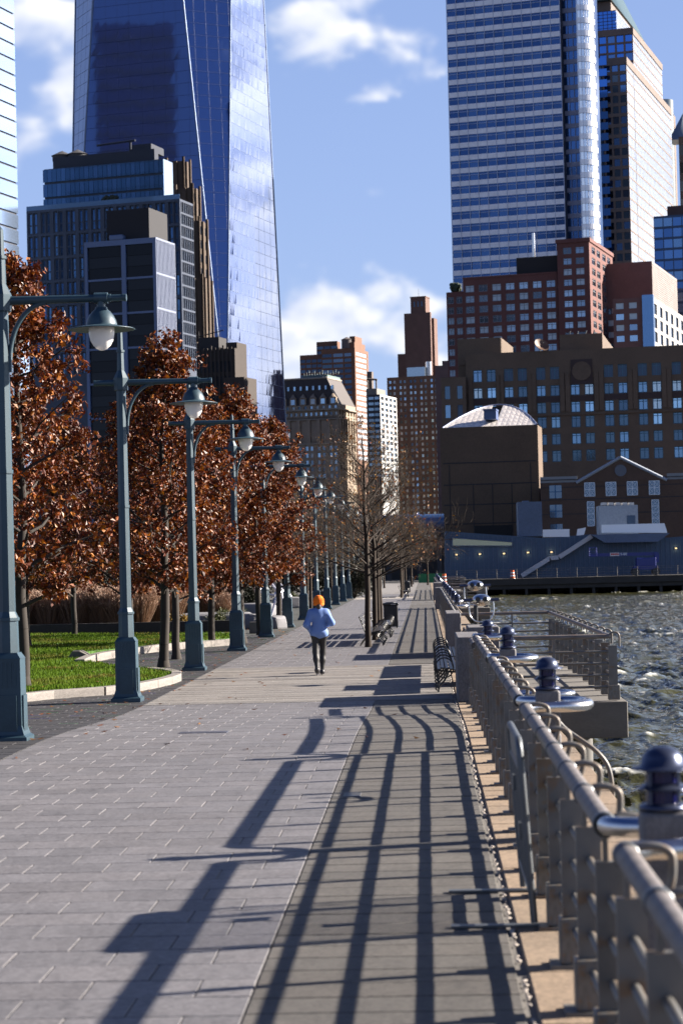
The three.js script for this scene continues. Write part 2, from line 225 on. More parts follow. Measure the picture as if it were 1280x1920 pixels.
kerbRun('lawn_kerb', 'pale granite kerb along the far edge of the dark plaza path', [[150, 1236], [176, 1226], [250, 1214], [344, 1204], [440, 1197]], 0, 0.2, 0.25, 1.3);
{ // wedge stone at the lawn's notch
  const p = onLevel(152, 1232, 0.13); solo('wedge_stone', 'small pale wedge-shaped stone at the notch of the lawn', 'stone', prism([[-0.28, 0], [0.42, 0], [0.05, 0.2], [-0.12, 0.2]], 0.5, 0.02).translate(p.x, 0.1, p.z), M.concrete);
}
// low dark wall behind the lawn and pale paving slips beside the lamps
{
  const a = onLevel(-200, 1187), b = onLevel(432, 1186);
  solo('plank_wall', 'low dark timber edging wall behind the lawn', 'wall', box(a.x, b.x, -0.05, 0.42, b.z - 1.6, b.z - 1.3), std(0.03, 0.025, 0.022, { map: grainTex }));
  const c = onLevel(476, 1187); solo('bollard_block', 'short pale stone end block of the low timber wall', 'stone block', new RoundedBoxGeometry(0.3, 0.42, 0.4, 2, 0.02).translate(c.x, 0.2, c.z), M.concrete);
}

// ---------------------------------------------------------------- river
{
  const ND = 800, NX = 280, p = [], col = [], uv = [], ix = [], R = rng(31), comps = [];
  for (let k = 0; k < 26; k++) { const lam = 0.34 * Math.pow(1.115, k) * (0.85 + R() * 0.3), th = -2.5 + (R() - 0.5) * 1.9; comps.push([2 * Math.PI / lam * Math.cos(th), 2 * Math.PI / lam * Math.sin(th), 0.0125 * Math.pow(lam, 0.5), R() * 6.28]); }
  let hs = 0, hq = 0, hn = 0; const foam = [0.55, 0.55, 0.50], water = [0.040, 0.040, 0.015];
  for (let i = 0; i <= ND; i++) { const d = 26 * Math.pow(300 / 26, i / ND); for (let j = 0; j <= NX; j++) {
    const half = d * 0.145 + 3, x0 = XW - 0.3, x = x0 + (half + 2) * Math.pow(j / NX, 0.9);
    const wx = x + (fbm(x * 0.3, d * 0.3, 2, 91) - 0.5) * 3, wz = d + (fbm(x * 0.3 + 9, d * 0.3, 2, 92) - 0.5) * 3;
    let h = 0, gust = 0.55 + 0.9 * fbm(x * 0.09, d * 0.06, 3, 93);
    for (const [kx, kz, a, ph] of comps) { const s = Math.sin(wx * kx + wz * kz + ph); const c = 0.5 + 0.5 * s; h += a * (c * c * 2.2 - 0.8); }
    const sm = fbm(x * 3.1, d * 2.2, 3, 95) - 0.5; h = h * gust * 1.0 + sm * 0.06;
    hs += h; hq += h * h; hn++; const sd = Math.sqrt(Math.max(1e-6, hq / hn - (hs / hn) ** 2)), f = hn < 3000 ? 0 : smooth(1.8, 2.8, (h - hs / hn) / sd) * smooth(0.50, 0.64, fbm(x * 2.2, d * 1.3, 4, 96));
    p.push(x, -2.05 + h, -d); uv.push(x, d);
    const g = 0.75 + 0.5 * fbm(x * 0.4, d * 0.4, 2, 98); for (let q = 0; q < 3; q++) col.push(lerp(water[q] * g, foam[q], f));
  } }
  for (let i = 0; i < ND; i++) for (let j = 0; j < NX; j++) { const a = i * (NX + 1) + j, b = a + 1, c = a + NX + 1, e = c + 1; ix.push(a, b, c, b, e, c); }
  const g = new THREE.BufferGeometry(); g.setAttribute('position', new THREE.Float32BufferAttribute(p, 3)); g.setAttribute('uv', new THREE.Float32BufferAttribute(uv, 2)); g.setAttribute('color', new THREE.Float32BufferAttribute(col, 3)); g.setIndex(ix); g.computeVertexNormals();
  const rip = tex(512, (x, y) => g3(0.5 * tfbm(x, y, 12, 5, 101) + 0.5 * (1 - Math.abs(2 * tfbm(x, y, 9, 4, 111) - 1))), false, 0.35);
  struct('water', g, phys(1, 1, 1, { vertexColors: true, roughness: 0.07, ior: 1.33, bumpMap: rip, bumpScale: 0.05 }));
  struct('water', box(46, 1500, -2.6, -2.1, -299, 30), phys(0.06, 0.056, 0.022, { roughness: 0.15, ior: 1.33, bumpMap: rip, bumpScale: 0.05 }));
}
// ---------------------------------------------------------------- street lamps
function octo(r0, r1, y0, y1) { return new THREE.CylinderGeometry(r1, r0, y1 - y0, 8).rotateY(Math.PI / 8).translate(0, (y0 + y1) / 2, 0).toNonIndexed(); }
const flat = (g) => { g = g.index ? g.toNonIndexed() : g; g.computeVertexNormals(); return g; };
const sq = (w0, w1, y0, y1) => flat(new THREE.CylinderGeometry(w1 * Math.SQRT1_2, w0 * Math.SQRT1_2, y1 - y0, 4).rotateY(Math.PI / 4).translate(0, (y0 + y1) / 2, 0));
const LAMP_H = 5.85;
function makeLamp() {
  const t = thing('street_lamp', '', 'street lamp', [0, 0, 0], 0, 'lamps lining the promenade');
  const f = (w0, w1, y0, y1) => flat(octo(w0 / 2 * 1.082, w1 / 2 * 1.082, y0, y1));
  const ped = [sq(0.54, 0.54, 0, 0.07), sq(0.54, 0.46, 0.07, 0.1), sq(0.46, 0.385, 0.1, 0.22), sq(0.385, 0.37, 0.22, 1.1), sq(0.385, 0.28, 1.1, 1.18), f(0.27, 0.255, 1.18, 1.62), f(0.29, 0.29, 1.6, 1.64), f(0.27, 0.2, 1.64, 1.72)];
  for (const s of [-1, 1]) for (let k = -2; k <= 2; k++) { ped.push(box(k * 0.06 - 0.012, k * 0.06 + 0.012, 0.72, 1.06, s > 0 ? 0.182 : -0.192, s > 0 ? 0.196 : -0.18)); }
  mesh('pedestal', ped, M.teal, t);
  mesh('access_panel', [box(-0.11, 0.135, 0.09, 0.62, 0.185, 0.215), box(0.185, 0.215, 0.09, 0.62, -0.13, 0.13)], M.teal, t);
  mesh('pole', [f(0.2, 0.165, 1.7, LAMP_H - 0.12), f(0.21, 0.21, 3.55, 3.6)], M.teal, t);
  mesh('finial', [f(0.24, 0.26, LAMP_H - 0.14, LAMP_H + 0.08), flat(octo(0.14, 0.07, LAMP_H + 0.08, LAMP_H + 0.22)), f(0.13, 0.115, LAMP_H + 0.2, LAMP_H + 0.56), f(0.15, 0.15, LAMP_H + 0.56, LAMP_H + 0.6), f(0.1, 0.085, LAMP_H + 0.6, LAMP_H + 0.95), flat(octo(0.042, 0.01, LAMP_H + 0.95, LAMP_H + 1.0))], M.teal, t);
  const rot = (g) => g.rotateZ(-Math.PI / 2);
  mesh('arm', [rot(cyl(0.062, 0.05, 1.25, 0, 0, 0, 10)).translate(0, LAMP_H, 0), rot(cyl(0.044, 0.044, 0.4, 0, 0, 0, 10)).translate(1.25, LAMP_H, 0), rot(cyl(0.055, 0.055, 0.04, 0, 0, 0, 10)).translate(1.42, LAMP_H, 0), rot(cyl(0.05, 0.05, 0.05, 0, 0, 0, 10)).translate(1.62, LAMP_H, 0), rot(cyl(0.05, 0.06, 0.42, 0, 0, 0, 10)).translate(-0.5, LAMP_H, 0), rot(cyl(0.055, 0.055, 0.04, 0, 0, 0, 10)).translate(-0.5, LAMP_H, 0)], M.teal, t);
  const arc = []; for (let k = 0; k <= 8; k++) { const a = k / 8 * Math.PI / 2; arc.push(V(0.1 + 0.5 * (1 - Math.cos(a)), LAMP_H - 0.8 + 0.76 * Math.sin(a), 0)); }
  mesh('bracket', [tube(arc, 0.032, 20, 8), box(0.07, 0.12, LAMP_H - 0.95, LAMP_H - 0.72, -0.03, 0.03)], M.teal, t);
  const hx = 1.33;
  const hd = mesh('lamp_shade', [cyl(0.055, 0.055, 0.16, hx, LAMP_H - 0.16, 0, 14), rot(cyl(0.075, 0.075, 0.18, 0, 0, 0, 12)).translate(hx - 0.09, LAMP_H, 0), lathe([[0.075, 0], [0.085, -0.03], [0.12, -0.06], [0.16, -0.11], [0.19, -0.17], [0.205, -0.22], [0.205, -0.245], [0.225, -0.25], [0.43, -0.288], [0.445, -0.298], [0.43, -0.302], [0.2, -0.275], [0.16, -0.26]], hx, LAMP_H - 0.12, 0, 36)], M.teal, t);
  mesh('globe', lathe([[0.168, -0.27], [0.172, -0.3], [0.168, -0.36], [0.15, -0.44], [0.115, -0.51], [0.07, -0.555], [0.025, -0.575], [0.0001, -0.577]], hx, LAMP_H - 0.12, 0, 32), M.globe, hd);
  return t;
}
const lampWhere = ['before the corner oak of the lawn', 'beside the tip of the lawn kerb', 'past the lawn kerb by the timber walk', 'behind the runner, beside the low stone block', 'beside the climbing net', 'just past the climbing net', 'across the path from the bench'];
const lamp0 = makeLamp();
for (let k = 0; k < 16; k++) {
  const d = 27.9 + k * 11.35 + (k ? -0.3 : 0.2), pos = [k ? -5.5 : -5.54, k ? lift(d) : 0.17, -d];
  const label = k < 7 ? 'teal lamp post with dish shade, ' + lampWhere[k] : 'distant teal lamp post with dish shade in the row beyond the bench';
  if (!k) { lamp0.position.set(...pos); lamp0.userData.label = label; } else dup(lamp0, pos, 0, label);
}

// ---------------------------------------------------------------- railing along the river
const GAP = 0.5, XR = 0.74, RAIL = 1.06, BOLL = [8.75, 17.0, 25.2, 33.3];
function railSection(d0, d1, label, nBays, detail = true) {
  const L = lift((d0 + d1) / 2), t = thing('promenade_railing', label, 'railing', [XR, L, -d0], 0, 'railing sections along the river');
  const len = d1 - d0, P = (d) => -(d - d0);
  for (let k = 0; k < nBays; k++) { const a = d0 + GAP + (len - 2 * GAP) * k / nBays, b = d0 + GAP + (len - 2 * GAP) * (k + 1) / nBays; mesh('handrail', bar(V(0, RAIL, P(a)), V(0, RAIL, P(b)), 0.047, 14), M.railWood, t); }
  const rails = [0.2, 0.38, 0.56, 0.74];
  for (const h of rails) mesh('cross_rail', bar(V(0.02, h, P(d0 + 0.1)), V(0.02, h, P(d1 - 0.1)), 0.021, 10), M.galv, t);
  for (let k = 0; k <= nBays; k++) {
    const d = d0 + GAP + (len - 2 * GAP) * k / nBays, z = P(d);
    const post = mesh('post', [box(-0.045, 0.075, 0.02, 0.9, z - 0.028, z + 0.028), box(-0.012, 0.012, 0.88, RAIL - 0.03, z - 0.016, z + 0.016)], M.galv, t);
    mesh('post_foot', [new RoundedBoxGeometry(0.165, 0.25, 0.15, 1, 0.012).translate(0.015, 0.14, z), box(-0.12, 0.14, 0, 0.02, z - 0.11, z + 0.11)], M.galv, post);
    mesh('collar', lathe([[0.0475, -0.03], [0.054, -0.028], [0.054, 0.028], [0.0475, 0.03]], 0, 0, 0, 14).rotateX(Math.PI / 2).translate(0, RAIL, z), M.darkSteel, t);
    const arc = []; for (let q = 0; q <= 10; q++) { const a = q / 10 * Math.PI; arc.push(V(0.09 - 0.085 * Math.cos(a), RAIL - 0.01 + 0.045 * Math.sin(a), z)); }
    arc.push(V(0.17, RAIL - 0.1, z), V(0.13, RAIL - 0.19, z), V(0.07, RAIL - 0.22, z));
    mesh('hoop', tube(arc, 0.017, 30, 8), M.galv, t);
  }
  return t;
}
function railLoop(t, d0, b, h = RAIL) { // polished tube that leaves the handrail and passes round the river side of a light post
  const z = (q) => -(b + q - d0), o = [[0, -0.5], [0.012, -0.43], [0.07, -0.375], [0.2, -0.345], [0.36, -0.31], [0.47, -0.22], [0.51, -0.1]], pts = [...o, [0.515, 0], ...o.map(([x, q]) => [x, -q]).reverse()].map(([x, q]) => V(x, h, z(q)));
  mesh('rail_loop', tube(pts, 0.043, 70, 14), M.steel, t);
}
const secs = [];
{
  const edges = [1.2, ...BOLL]; const names = ['nearest the crowd barrier and running out of view', 'standing behind the leaning crowd barrier', 'midway between barrier and landing', 'running up to the granite pier'];
  for (let k = 0; k < 4; k++) { const a = k ? edges[k] : 3.2, b = edges[k + 1]; secs.push(railSection(a, b, 'weathered round handrail on steel posts, ' + names[k], k ? 6 : 4)); railLoop(secs[k], a, b); }
  secs.push(railSection(33.3, 36.6, 'short handrail section on steel posts joining the near granite pier', 2));
  for (let k = 0; k < 7; k++) { const a = 57.6 + k * 8.3, s = railSection(a, a + 8.3, 'handrail section on steel posts beyond the river landing', 6); railLoop(s, a, a + 8.3); BOLL.push(a + 8.3); }
  for (let k = 0; k < 6; k++) { const a = 142 + k * 8.3, s = railSection(a, a + 8.3, 'handrail section on steel posts beyond the farther landing', 6); railLoop(s, a, a + 8.3); BOLL.push(a + 8.3); }
}
function makeBollard() {
  const t = thing('light_bollard', '', 'light bollard', [0, 0, 0], 0, 'light bollards in the railing');
  mesh('granite_post', [new RoundedBoxGeometry(0.19, 0.58, 0.19, 2, 0.025).translate(0, 0.55, 0), new RoundedBoxGeometry(0.19, 0.33, 0.19, 2, 0.025).translate(0, 1.01, 0)], M.granite, t);
  mesh('plinth', new RoundedBoxGeometry(0.27, 0.27, 0.27, 2, 0.02).translate(0, 0.135, 0), M.granite, t);
  mesh('lantern_base', lathe([[0.0001, 0], [0.1, 0], [0.1, 0.02], [0.075, 0.03], [0.0001, 0.03]], 0, 1.175, 0), M.capBlue, t);
  mesh('lens', cyl(0.066, 0.066, 0.15, 0, 1.2, 0, 24), M.blueLens, t);
  for (let k = 0; k < 1; k++) mesh('louver', lathe([[0.06, 0.01], [0.102, -0.008], [0.106, -0.004], [0.06, 0.022]], 0, 1.268, 0), M.capBlue, t);
  mesh('strut', [0, 1, 2, 3].map((k) => cyl(0.008, 0.008, 0.16, 0.08 * Math.cos(k * 1.571 + 0.785), 1.19, 0.08 * Math.sin(k * 1.571 + 0.785), 6)), M.capBlue, t);
  mesh('cap', lathe([[0.06, 0], [0.122, -0.006], [0.126, 0], [0.12, 0.005], [0.09, 0.012], [0.083, 0.045], [0.065, 0.07], [0.036, 0.086], [0.0001, 0.091]], 0, 1.345, 0, 32), M.capBlue, t);
  return t;
}
{
  const b0 = makeBollard(), where = ['near end of the crowd barrier', 'far end of the crowd barrier', 'between barrier and landing', 'next to the granite pier'];
  BOLL.forEach((d, k) => { const label = k < 4 ? 'granite post with blue lantern and domed cap, ' + where[k] : 'granite post with blue lantern and domed cap, in the far railing', pos = [XR + 0.2, lift(d), -d]; if (!k) { b0.position.set(...pos); b0.userData.label = label; } else dup(b0, pos, 0, label); });
}
{ // swing ladder pipe on the river side
  for (const [d, lab] of [[20.5, 'bent steel safety ladder pipe on the river side near the barrier']]) {
    const t = thing('ladder_pipe', lab, 'ladder', [XR, lift(d), -d]);
    mesh('pipe', tube([V(0.42, 1.0, 0), V(0.43, 0.78, 0), V(0.52, 0.62, 0), V(0.85, 0.36, 0.1), V(0.95, 0.2, 0.1), V(0.98, -0.6, 0.1)], 0.022, 40, 8), M.galv, t);
    mesh('handle_loop', tube([V(0.12, 0.92, -0.3), V(0.5, 0.92, -0.32), V(0.62, 0.92, -0.2), V(0.62, 0.92, 0.0), V(0.5, 0.92, 0.1), V(0.12, 0.92, 0.08)], 0.03, 40, 10), M.steel, t);
  }
}
{ // crowd barrier leaning on the railing
  const d = 12.9, t = thing('crowd_barrier', 'steel crowd barrier with close upright bars leaning against the railing', 'barrier', [0.40, lift(d), -d]);
  const lean = (x, y, z) => V(0.20 - 0.06 * y + x, y, z), LZ = -1.42, top = 1.12;
  mesh('frame', [tube([lean(0, 0.03, 0), lean(0, 0.6, 0.0), lean(0, top - 0.09, 0), lean(0, top - 0.02, -0.03), lean(0, top, -0.1)], 0.023, 20, 10), bar(lean(0, top, -0.1), lean(0, top, LZ + 0.1), 0.023, 10), tube([lean(0, top, LZ + 0.1), lean(0, top - 0.02, LZ + 0.03), lean(0, top - 0.09, LZ), lean(0, 0.6, LZ), lean(0, 0.03, LZ)], 0.023, 20, 10), bar(lean(0, 0.2, 0), lean(0, 0.2, LZ), 0.019, 10), bar(lean(0, 0.93, 0), lean(0, 0.93, LZ), 0.015, 10)], M.darkSteel, t);
  for (let k = 1; k < 19; k++) { const z = LZ * k / 19; mesh('upright_bar', bar(lean(0, 0.2, z), lean(0, 0.93, z), 0.013, 6), M.darkSteel, t); }
  for (const z of [-0.02, LZ + 0.02]) mesh('foot', [box(-0.3, 0.3, 0.004, 0.018, z - 0.035, z + 0.035)], M.darkSteel, t);
  mesh('name_plate', [0].map(() => { const g = box(-0.006, 0.006, 0.94, top - 0.02, LZ + 0.03, -0.03), p = g.attributes.position; for (let i = 0; i < p.count; i++) p.setX(i, p.getX(i) + 0.20 - 0.06 * p.getY(i)); return g; }), M.darkSteel, t);
  mesh('latch_plate', [[0.52, -0.5], [0.78, -0.9]].map(([y, z]) => { const c = lean(-0.02, y, z); return box(c.x - 0.01, c.x + 0.01, c.y - 0.05, c.y + 0.05, c.z - 0.06, c.z + 0.06); }), M.darkSteel, t);
}
// ---------------------------------------------------------------- landings with their own rails, granite piers, telescopes, benches
function landing(d0, d1, x1, label, posts) {
  const t = thing('river_landing', label, 'landing', [XW, 0, -d0], 0, 'concrete landings over the river'), w = x1 - XW, D = d1 - d0, H = 1.08;
  mesh('deck_slab', new RoundedBoxGeometry(w, 0.62, D, 1, 0.02).translate(w / 2 + 0.01, -0.33, -D / 2), M.concrete, t);
  for (let k = 0; k < 3; k++) for (const x of [0.5, w - 0.6]) mesh('pile', cyl(0.2, 0.2, 3.2, x, -3.8, -2.6 - k * (D - 4) / 2, 12), M.wetConcrete, t);
  const hs = [0.22, 0.42, 0.62, 0.82];
  for (const z of [-0.2, -D + 0.2]) { for (const h of hs) mesh('cross_rail', bar(V(-1.0, h, z), V(w - 0.25, h, z), 0.022, 8), M.galv, t); mesh('handrail', bar(V(-1.0, H, z), V(w - 0.25, H, z), 0.042, 10), M.railWood, t); for (const x of [0.45]) mesh('post', box(x - 0.02, x + 0.02, 0, H, z - 0.02, z + 0.02), M.galv, t); }
  mesh('handrail', bar(V(w - 0.25, H, -0.2), V(w - 0.25, H, -D + 0.2), 0.042, 10), M.railWood, t);
  for (const h of hs) mesh('cross_rail', bar(V(w - 0.2, h, -0.2), V(w - 0.2, h, -D + 0.2), 0.022, 8), M.galv, t);
  for (let k = 0; k <= posts; k++) { const z = -0.2 - (D - 0.4) * k / posts; const p = mesh('post', box(w - 0.28, w - 0.13, 0, 0.92, z - 0.03, z + 0.03), M.galv, t); mesh('post_foot', new RoundedBoxGeometry(0.2, 0.25, 0.16, 1, 0.01).translate(w - 0.2, 0.125, z), M.galv, p); const arc = []; for (let q = 0; q <= 8; q++) { const a = q / 8 * Math.PI; arc.push(V(w - 0.17 - 0.085 * Math.cos(a), H + 0.07 * Math.sin(a), z)); } arc.push(V(w - 0.085, 0.9, z)); mesh('hoop', tube(arc, 0.017, 20, 7), M.galv, t); }
}
landing(36.4, 54.5, 3.35, 'concrete landing with tubular rails beside the near granite pier', 12);
landing(113, 131, 3.35, 'concrete landing with tubular rails farther along the sea wall', 12);
landing(176, 194, 3.35, 'small far landing with rails near the pier building', 12);
function pier(x0, x1, d0, d1, h, label) { solo('granite_pier', label, 'stone pier', [new RoundedBoxGeometry(x1 - x0, h, d1 - d0, 2, 0.03).translate((x0 + x1) / 2, h / 2 + lift(d0), -(d0 + d1) / 2)], M.granite, 'granite piers flanking the landings'); }
pier(0.5, 0.92, 36.7, 39.4, 1.12, 'granite pier at the near corner of the river landing');
pier(0.78, 1.4, 41.5, 43.2, 1.14, 'broad granite block below the viewing telescopes');
pier(0.48, 0.86, 54.2, 57.5, 1.12, 'granite pier at the far corner of the river landing');
pier(0.46, 1.2, 138, 141, 1.12, 'granite pier past the farther landing');
pier(0.46, 1.2, 111, 113, 1.12, 'granite pier before the farther landing');
for (const [d, lab, y] of [[43.8, 'chrome coin telescope standing just past the broad granite block', 1.62], [49, 'chrome coin telescope near the far side of the landing', 1.86]]) {
  const t = thing('viewing_telescope', lab, 'telescope', [1.12, 0, -d], 0, 'viewing telescopes on the landing');
  mesh('stand', [cyl(0.16, 0.13, 0.06, 0, 0, 0), cyl(0.06, 0.05, y - 0.5, 0, 0.05, 0)], M.iron, t);
  mesh('yoke', tube([V(-0.24, y, 0), V(-0.24, y - 0.3, 0), V(-0.15, y - 0.42, 0), V(0, y - 0.45, 0), V(0.15, y - 0.42, 0), V(0.24, y - 0.3, 0), V(0.24, y, 0)], 0.018, 30, 8), M.steel, t);
  const h = mesh('housing', new THREE.SphereGeometry(0.2, 24, 16).scale(1, 0.62, 1.15).translate(0, y, 0), M.steel, t);
  for (const s of [-1, 1]) mesh('eyepiece', cyl(0.045, 0.05, 0.1, 0, 0, 0, 14).rotateX(Math.PI / 2).translate(s * 0.075, y + 0.02, 0.2), M.black, h);
  mesh('pivot', [bar(V(-0.36, y, 0), V(-0.19, y, 0), 0.035, 10), bar(V(0.19, y, 0), V(0.36, y, 0), 0.035, 10)], M.capBlue, t);
}
function makeBench(len, name = 'park_bench') { // slatted bench with iron hoop arms; faces +x, runs along z
  const t = thing(name, '', 'bench'), arms = Math.round(len / 1.3) + 1;
  const prof = [[0.40, 0.42], [0.33, 0.445], [0.25, 0.435], [0.17, 0.42], [0.09, 0.405], [0.01, 0.40], [-0.07, 0.41]], back = [[-0.135, 0.48], [-0.16, 0.57], [-0.185, 0.66], [-0.215, 0.75], [-0.255, 0.84]];
  for (const [x, y] of prof) mesh('seat_slat', new RoundedBoxGeometry(0.062, 0.028, len, 1, 0.006).translate(x, y, -len / 2), M.slat, t);
  for (const [x, y] of back) mesh('back_slat', new RoundedBoxGeometry(0.026, 0.075, len, 1, 0.006).rotateZ(0.3).translate(x, y, -len / 2), M.slat, t);
  for (let k = 0; k < arms; k++) {
    const z = -0.06 - (len - 0.12) * k / (arms - 1), c = [];
    for (let q = 0; q <= 22; q++) { const a = q / 22 * Math.PI * 2; c.push(V(0.30 + 0.17 * Math.cos(a), 0.45 + 0.185 * Math.sin(a), z)); }
    mesh('arm_hoop', tube(c.slice(0, -1), 0.014, 40, 6, true), M.iron, t);
    if (true) mesh('bench_leg', [tube([V(0.42, 0.0, z), V(0.40, 0.1, z), V(0.30, 0.22, z), V(0.22, 0.38, z)], 0.02, 20, 6), tube([V(-0.26, 0.0, z), V(-0.2, 0.12, z), V(-0.1, 0.25, z), V(-0.05, 0.38, z)], 0.02, 20, 6), tube([V(0.40, 0.4, z), V(0.1, 0.37, z), V(-0.08, 0.38, z), V(-0.17, 0.6, z), V(-0.28, 0.87, z)], 0.019, 24, 6), tube([V(0.44, 0.03, z), V(0.47, 0.07, z), V(0.44, 0.1, z)], 0.014, 10, 6)], M.iron, t);
  }
  return t;
}
{
  const b = makeBench(5.2); b.position.set(-1.72, 0, -62.9); b.userData.label = 'long slatted park bench with iron hoop arms under the bare trees'; b.userData.group = 'slatted benches';
  dup(b, [-1.62, 0, -69.5], 0, 'second slatted bench in line under the bare trees, beside the waste bin');
  dup(b, [-1.72, 0, -152], 0, 'distant slatted bench under the farther bare tree');
  const c = dup(b, [0.6, 0, -44.9], Math.PI, 'slatted bench with its back to the granite pier'); c.position.set(0.6, 0, -44.9); c.rotation.y = Math.PI;
  const e = dup(b, [0.6, 0, -50.6], Math.PI, 'slatted bench between the granite piers, looking across the timber walk'); e.rotation.y = Math.PI;
}
function makeBin() {
  const t = thing('waste_bin', '', 'bin', [0, 0, 0], 0, 'black waste bins');
  mesh('bin_body', [new RoundedBoxGeometry(0.54, 0.8, 0.54, 2, 0.03).translate(0, 0.44, 0), ...Array.from({ length: 9 }, (_, k) => box(-0.24 + k * 0.06 - 0.012, -0.24 + k * 0.06 + 0.012, 0.08, 0.74, 0.268, 0.282))], M.black, t);
  mesh('bin_lid', [new RoundedBoxGeometry(0.6, 0.1, 0.6, 2, 0.03).translate(0, 0.89, 0), lathe([[0.2, 0], [0.2, 0.02], [0.14, 0.03], [0.14, 0]], 0, 0.94, 0)], M.iron, t);
  mesh('bin_foot', [[-1, -1], [-1, 1], [1, -1], [1, 1]].map(([a, b]) => cyl(0.025, 0.03, 0.05, a * 0.22, 0, b * 0.22, 8)), M.iron, t);
  mesh('notice', [0, 1, 2, 3].map((k) => box(0.02 + k * 0.045, 0.05 + k * 0.045, 0.868, 0.905, 0.3, 0.306)), std(0.4, 0.4, 0.4), t);
  return t;
}
{
  const b = makeBin(); const at = (px, py) => { const p = onLevel(px, py); return [p.x, 0, p.z]; };
  b.position.set(...at(733, 1177)); b.userData.label = 'black waste bin beside the long park bench';
  dup(b, at(763, 1111), 0, 'black waste bin beside the distant bench'); dup(b, at(771, 1096), 0, 'small far black waste bin by the water, beyond the distant bench'); dup(b, at(601, 1136), 0, 'black waste bin standing among the lamp posts'); dup(b, at(725, 1084), 0, 'black waste bin at the far end of the promenade');
}
// ---------------------------------------------------------------- the city
const A16 = 16 * Math.PI / 180;
const glassM = (r, g, b, rough = 0.08, metal = 0.9) => std(r, g, b, { roughness: rough, metalness: metal });
const GL = {
  blue: [glassM(0.07, 0.15, 0.32), glassM(0.09, 0.18, 0.36), glassM(0.055, 0.12, 0.27), glassM(0.12, 0.22, 0.38, 0.2)],
  pale: [glassM(0.30, 0.36, 0.42, 0.12), glassM(0.22, 0.30, 0.38, 0.1), glassM(0.42, 0.46, 0.48, 0.3, 0.4), glassM(0.16, 0.22, 0.28, 0.1), glassM(0.07, 0.08, 0.09, 0.12)],
  dark: [glassM(0.05, 0.075, 0.11), glassM(0.035, 0.05, 0.08), glassM(0.09, 0.12, 0.17)],
  mixed: [glassM(0.30, 0.42, 0.55, 0.12), glassM(0.10, 0.13, 0.17, 0.12), glassM(0.05, 0.07, 0.10, 0.12), glassM(0.20, 0.28, 0.38, 0.12), glassM(0.36, 0.42, 0.46, 0.35, 0.3)],
  black: [phys(0.004, 0.005, 0.009, { roughness: 0.12, specularIntensity: 0.35 }), phys(0.007, 0.009, 0.015, { roughness: 0.15, specularIntensity: 0.4 })],
};
const wallM = (r, g, b, o = {}) => std(r, g, b, { roughness: 0.85, map: wallTex, ...o });
function solveVol({ d, al = A16, lx, cx, rx, top }) { // a block from its photographed near edge (cx), left end (lx) and right end (rx)
  const c = atDepth(cx, top, d), H = c.y, C = V(c.x, 0, c.z), ca = Math.cos(al), sa = Math.sin(al);
  const solve = (f, target) => { let a = 0.1, b = 400; for (let k = 0; k < 50; k++) { const m = (a + b) / 2; if (f(m) < target) a = m; else b = m; } return (a + b) / 2; };
  const W = lx === undefined ? 20 : solve((w) => -pixelOf(V(C.x - w * ca, H, C.z - w * sa))[0], -lx);
  const D = rx === undefined ? 15 : Math.min(120, solve((w) => pixelOf(V(C.x + w * sa, H, C.z - w * ca))[0], rx));
  return { C, H, W, D, d, al, yAt: (py) => atDepth(cx, py, d).y, pxm: F / d };
}
function building(name, label, spec, group) { const v = solveVol(spec), g = thing(name, label, 'building', [v.C.x, -0.05, v.C.z], -v.al, group); g.userData.v = undefined; delete g.userData.v; return { ...v, g, ox: 0, oz: 0 }; }
function addVol(b, spec) { const v = solveVol({ al: b.al, ...spec }), dx = v.C.x - b.C.x, dz = v.C.z - b.C.z, ca = Math.cos(b.al), sa = Math.sin(b.al); return { ...v, g: b.g, ox: dx * ca + dz * sa, oz: -dx * sa + dz * ca }; }
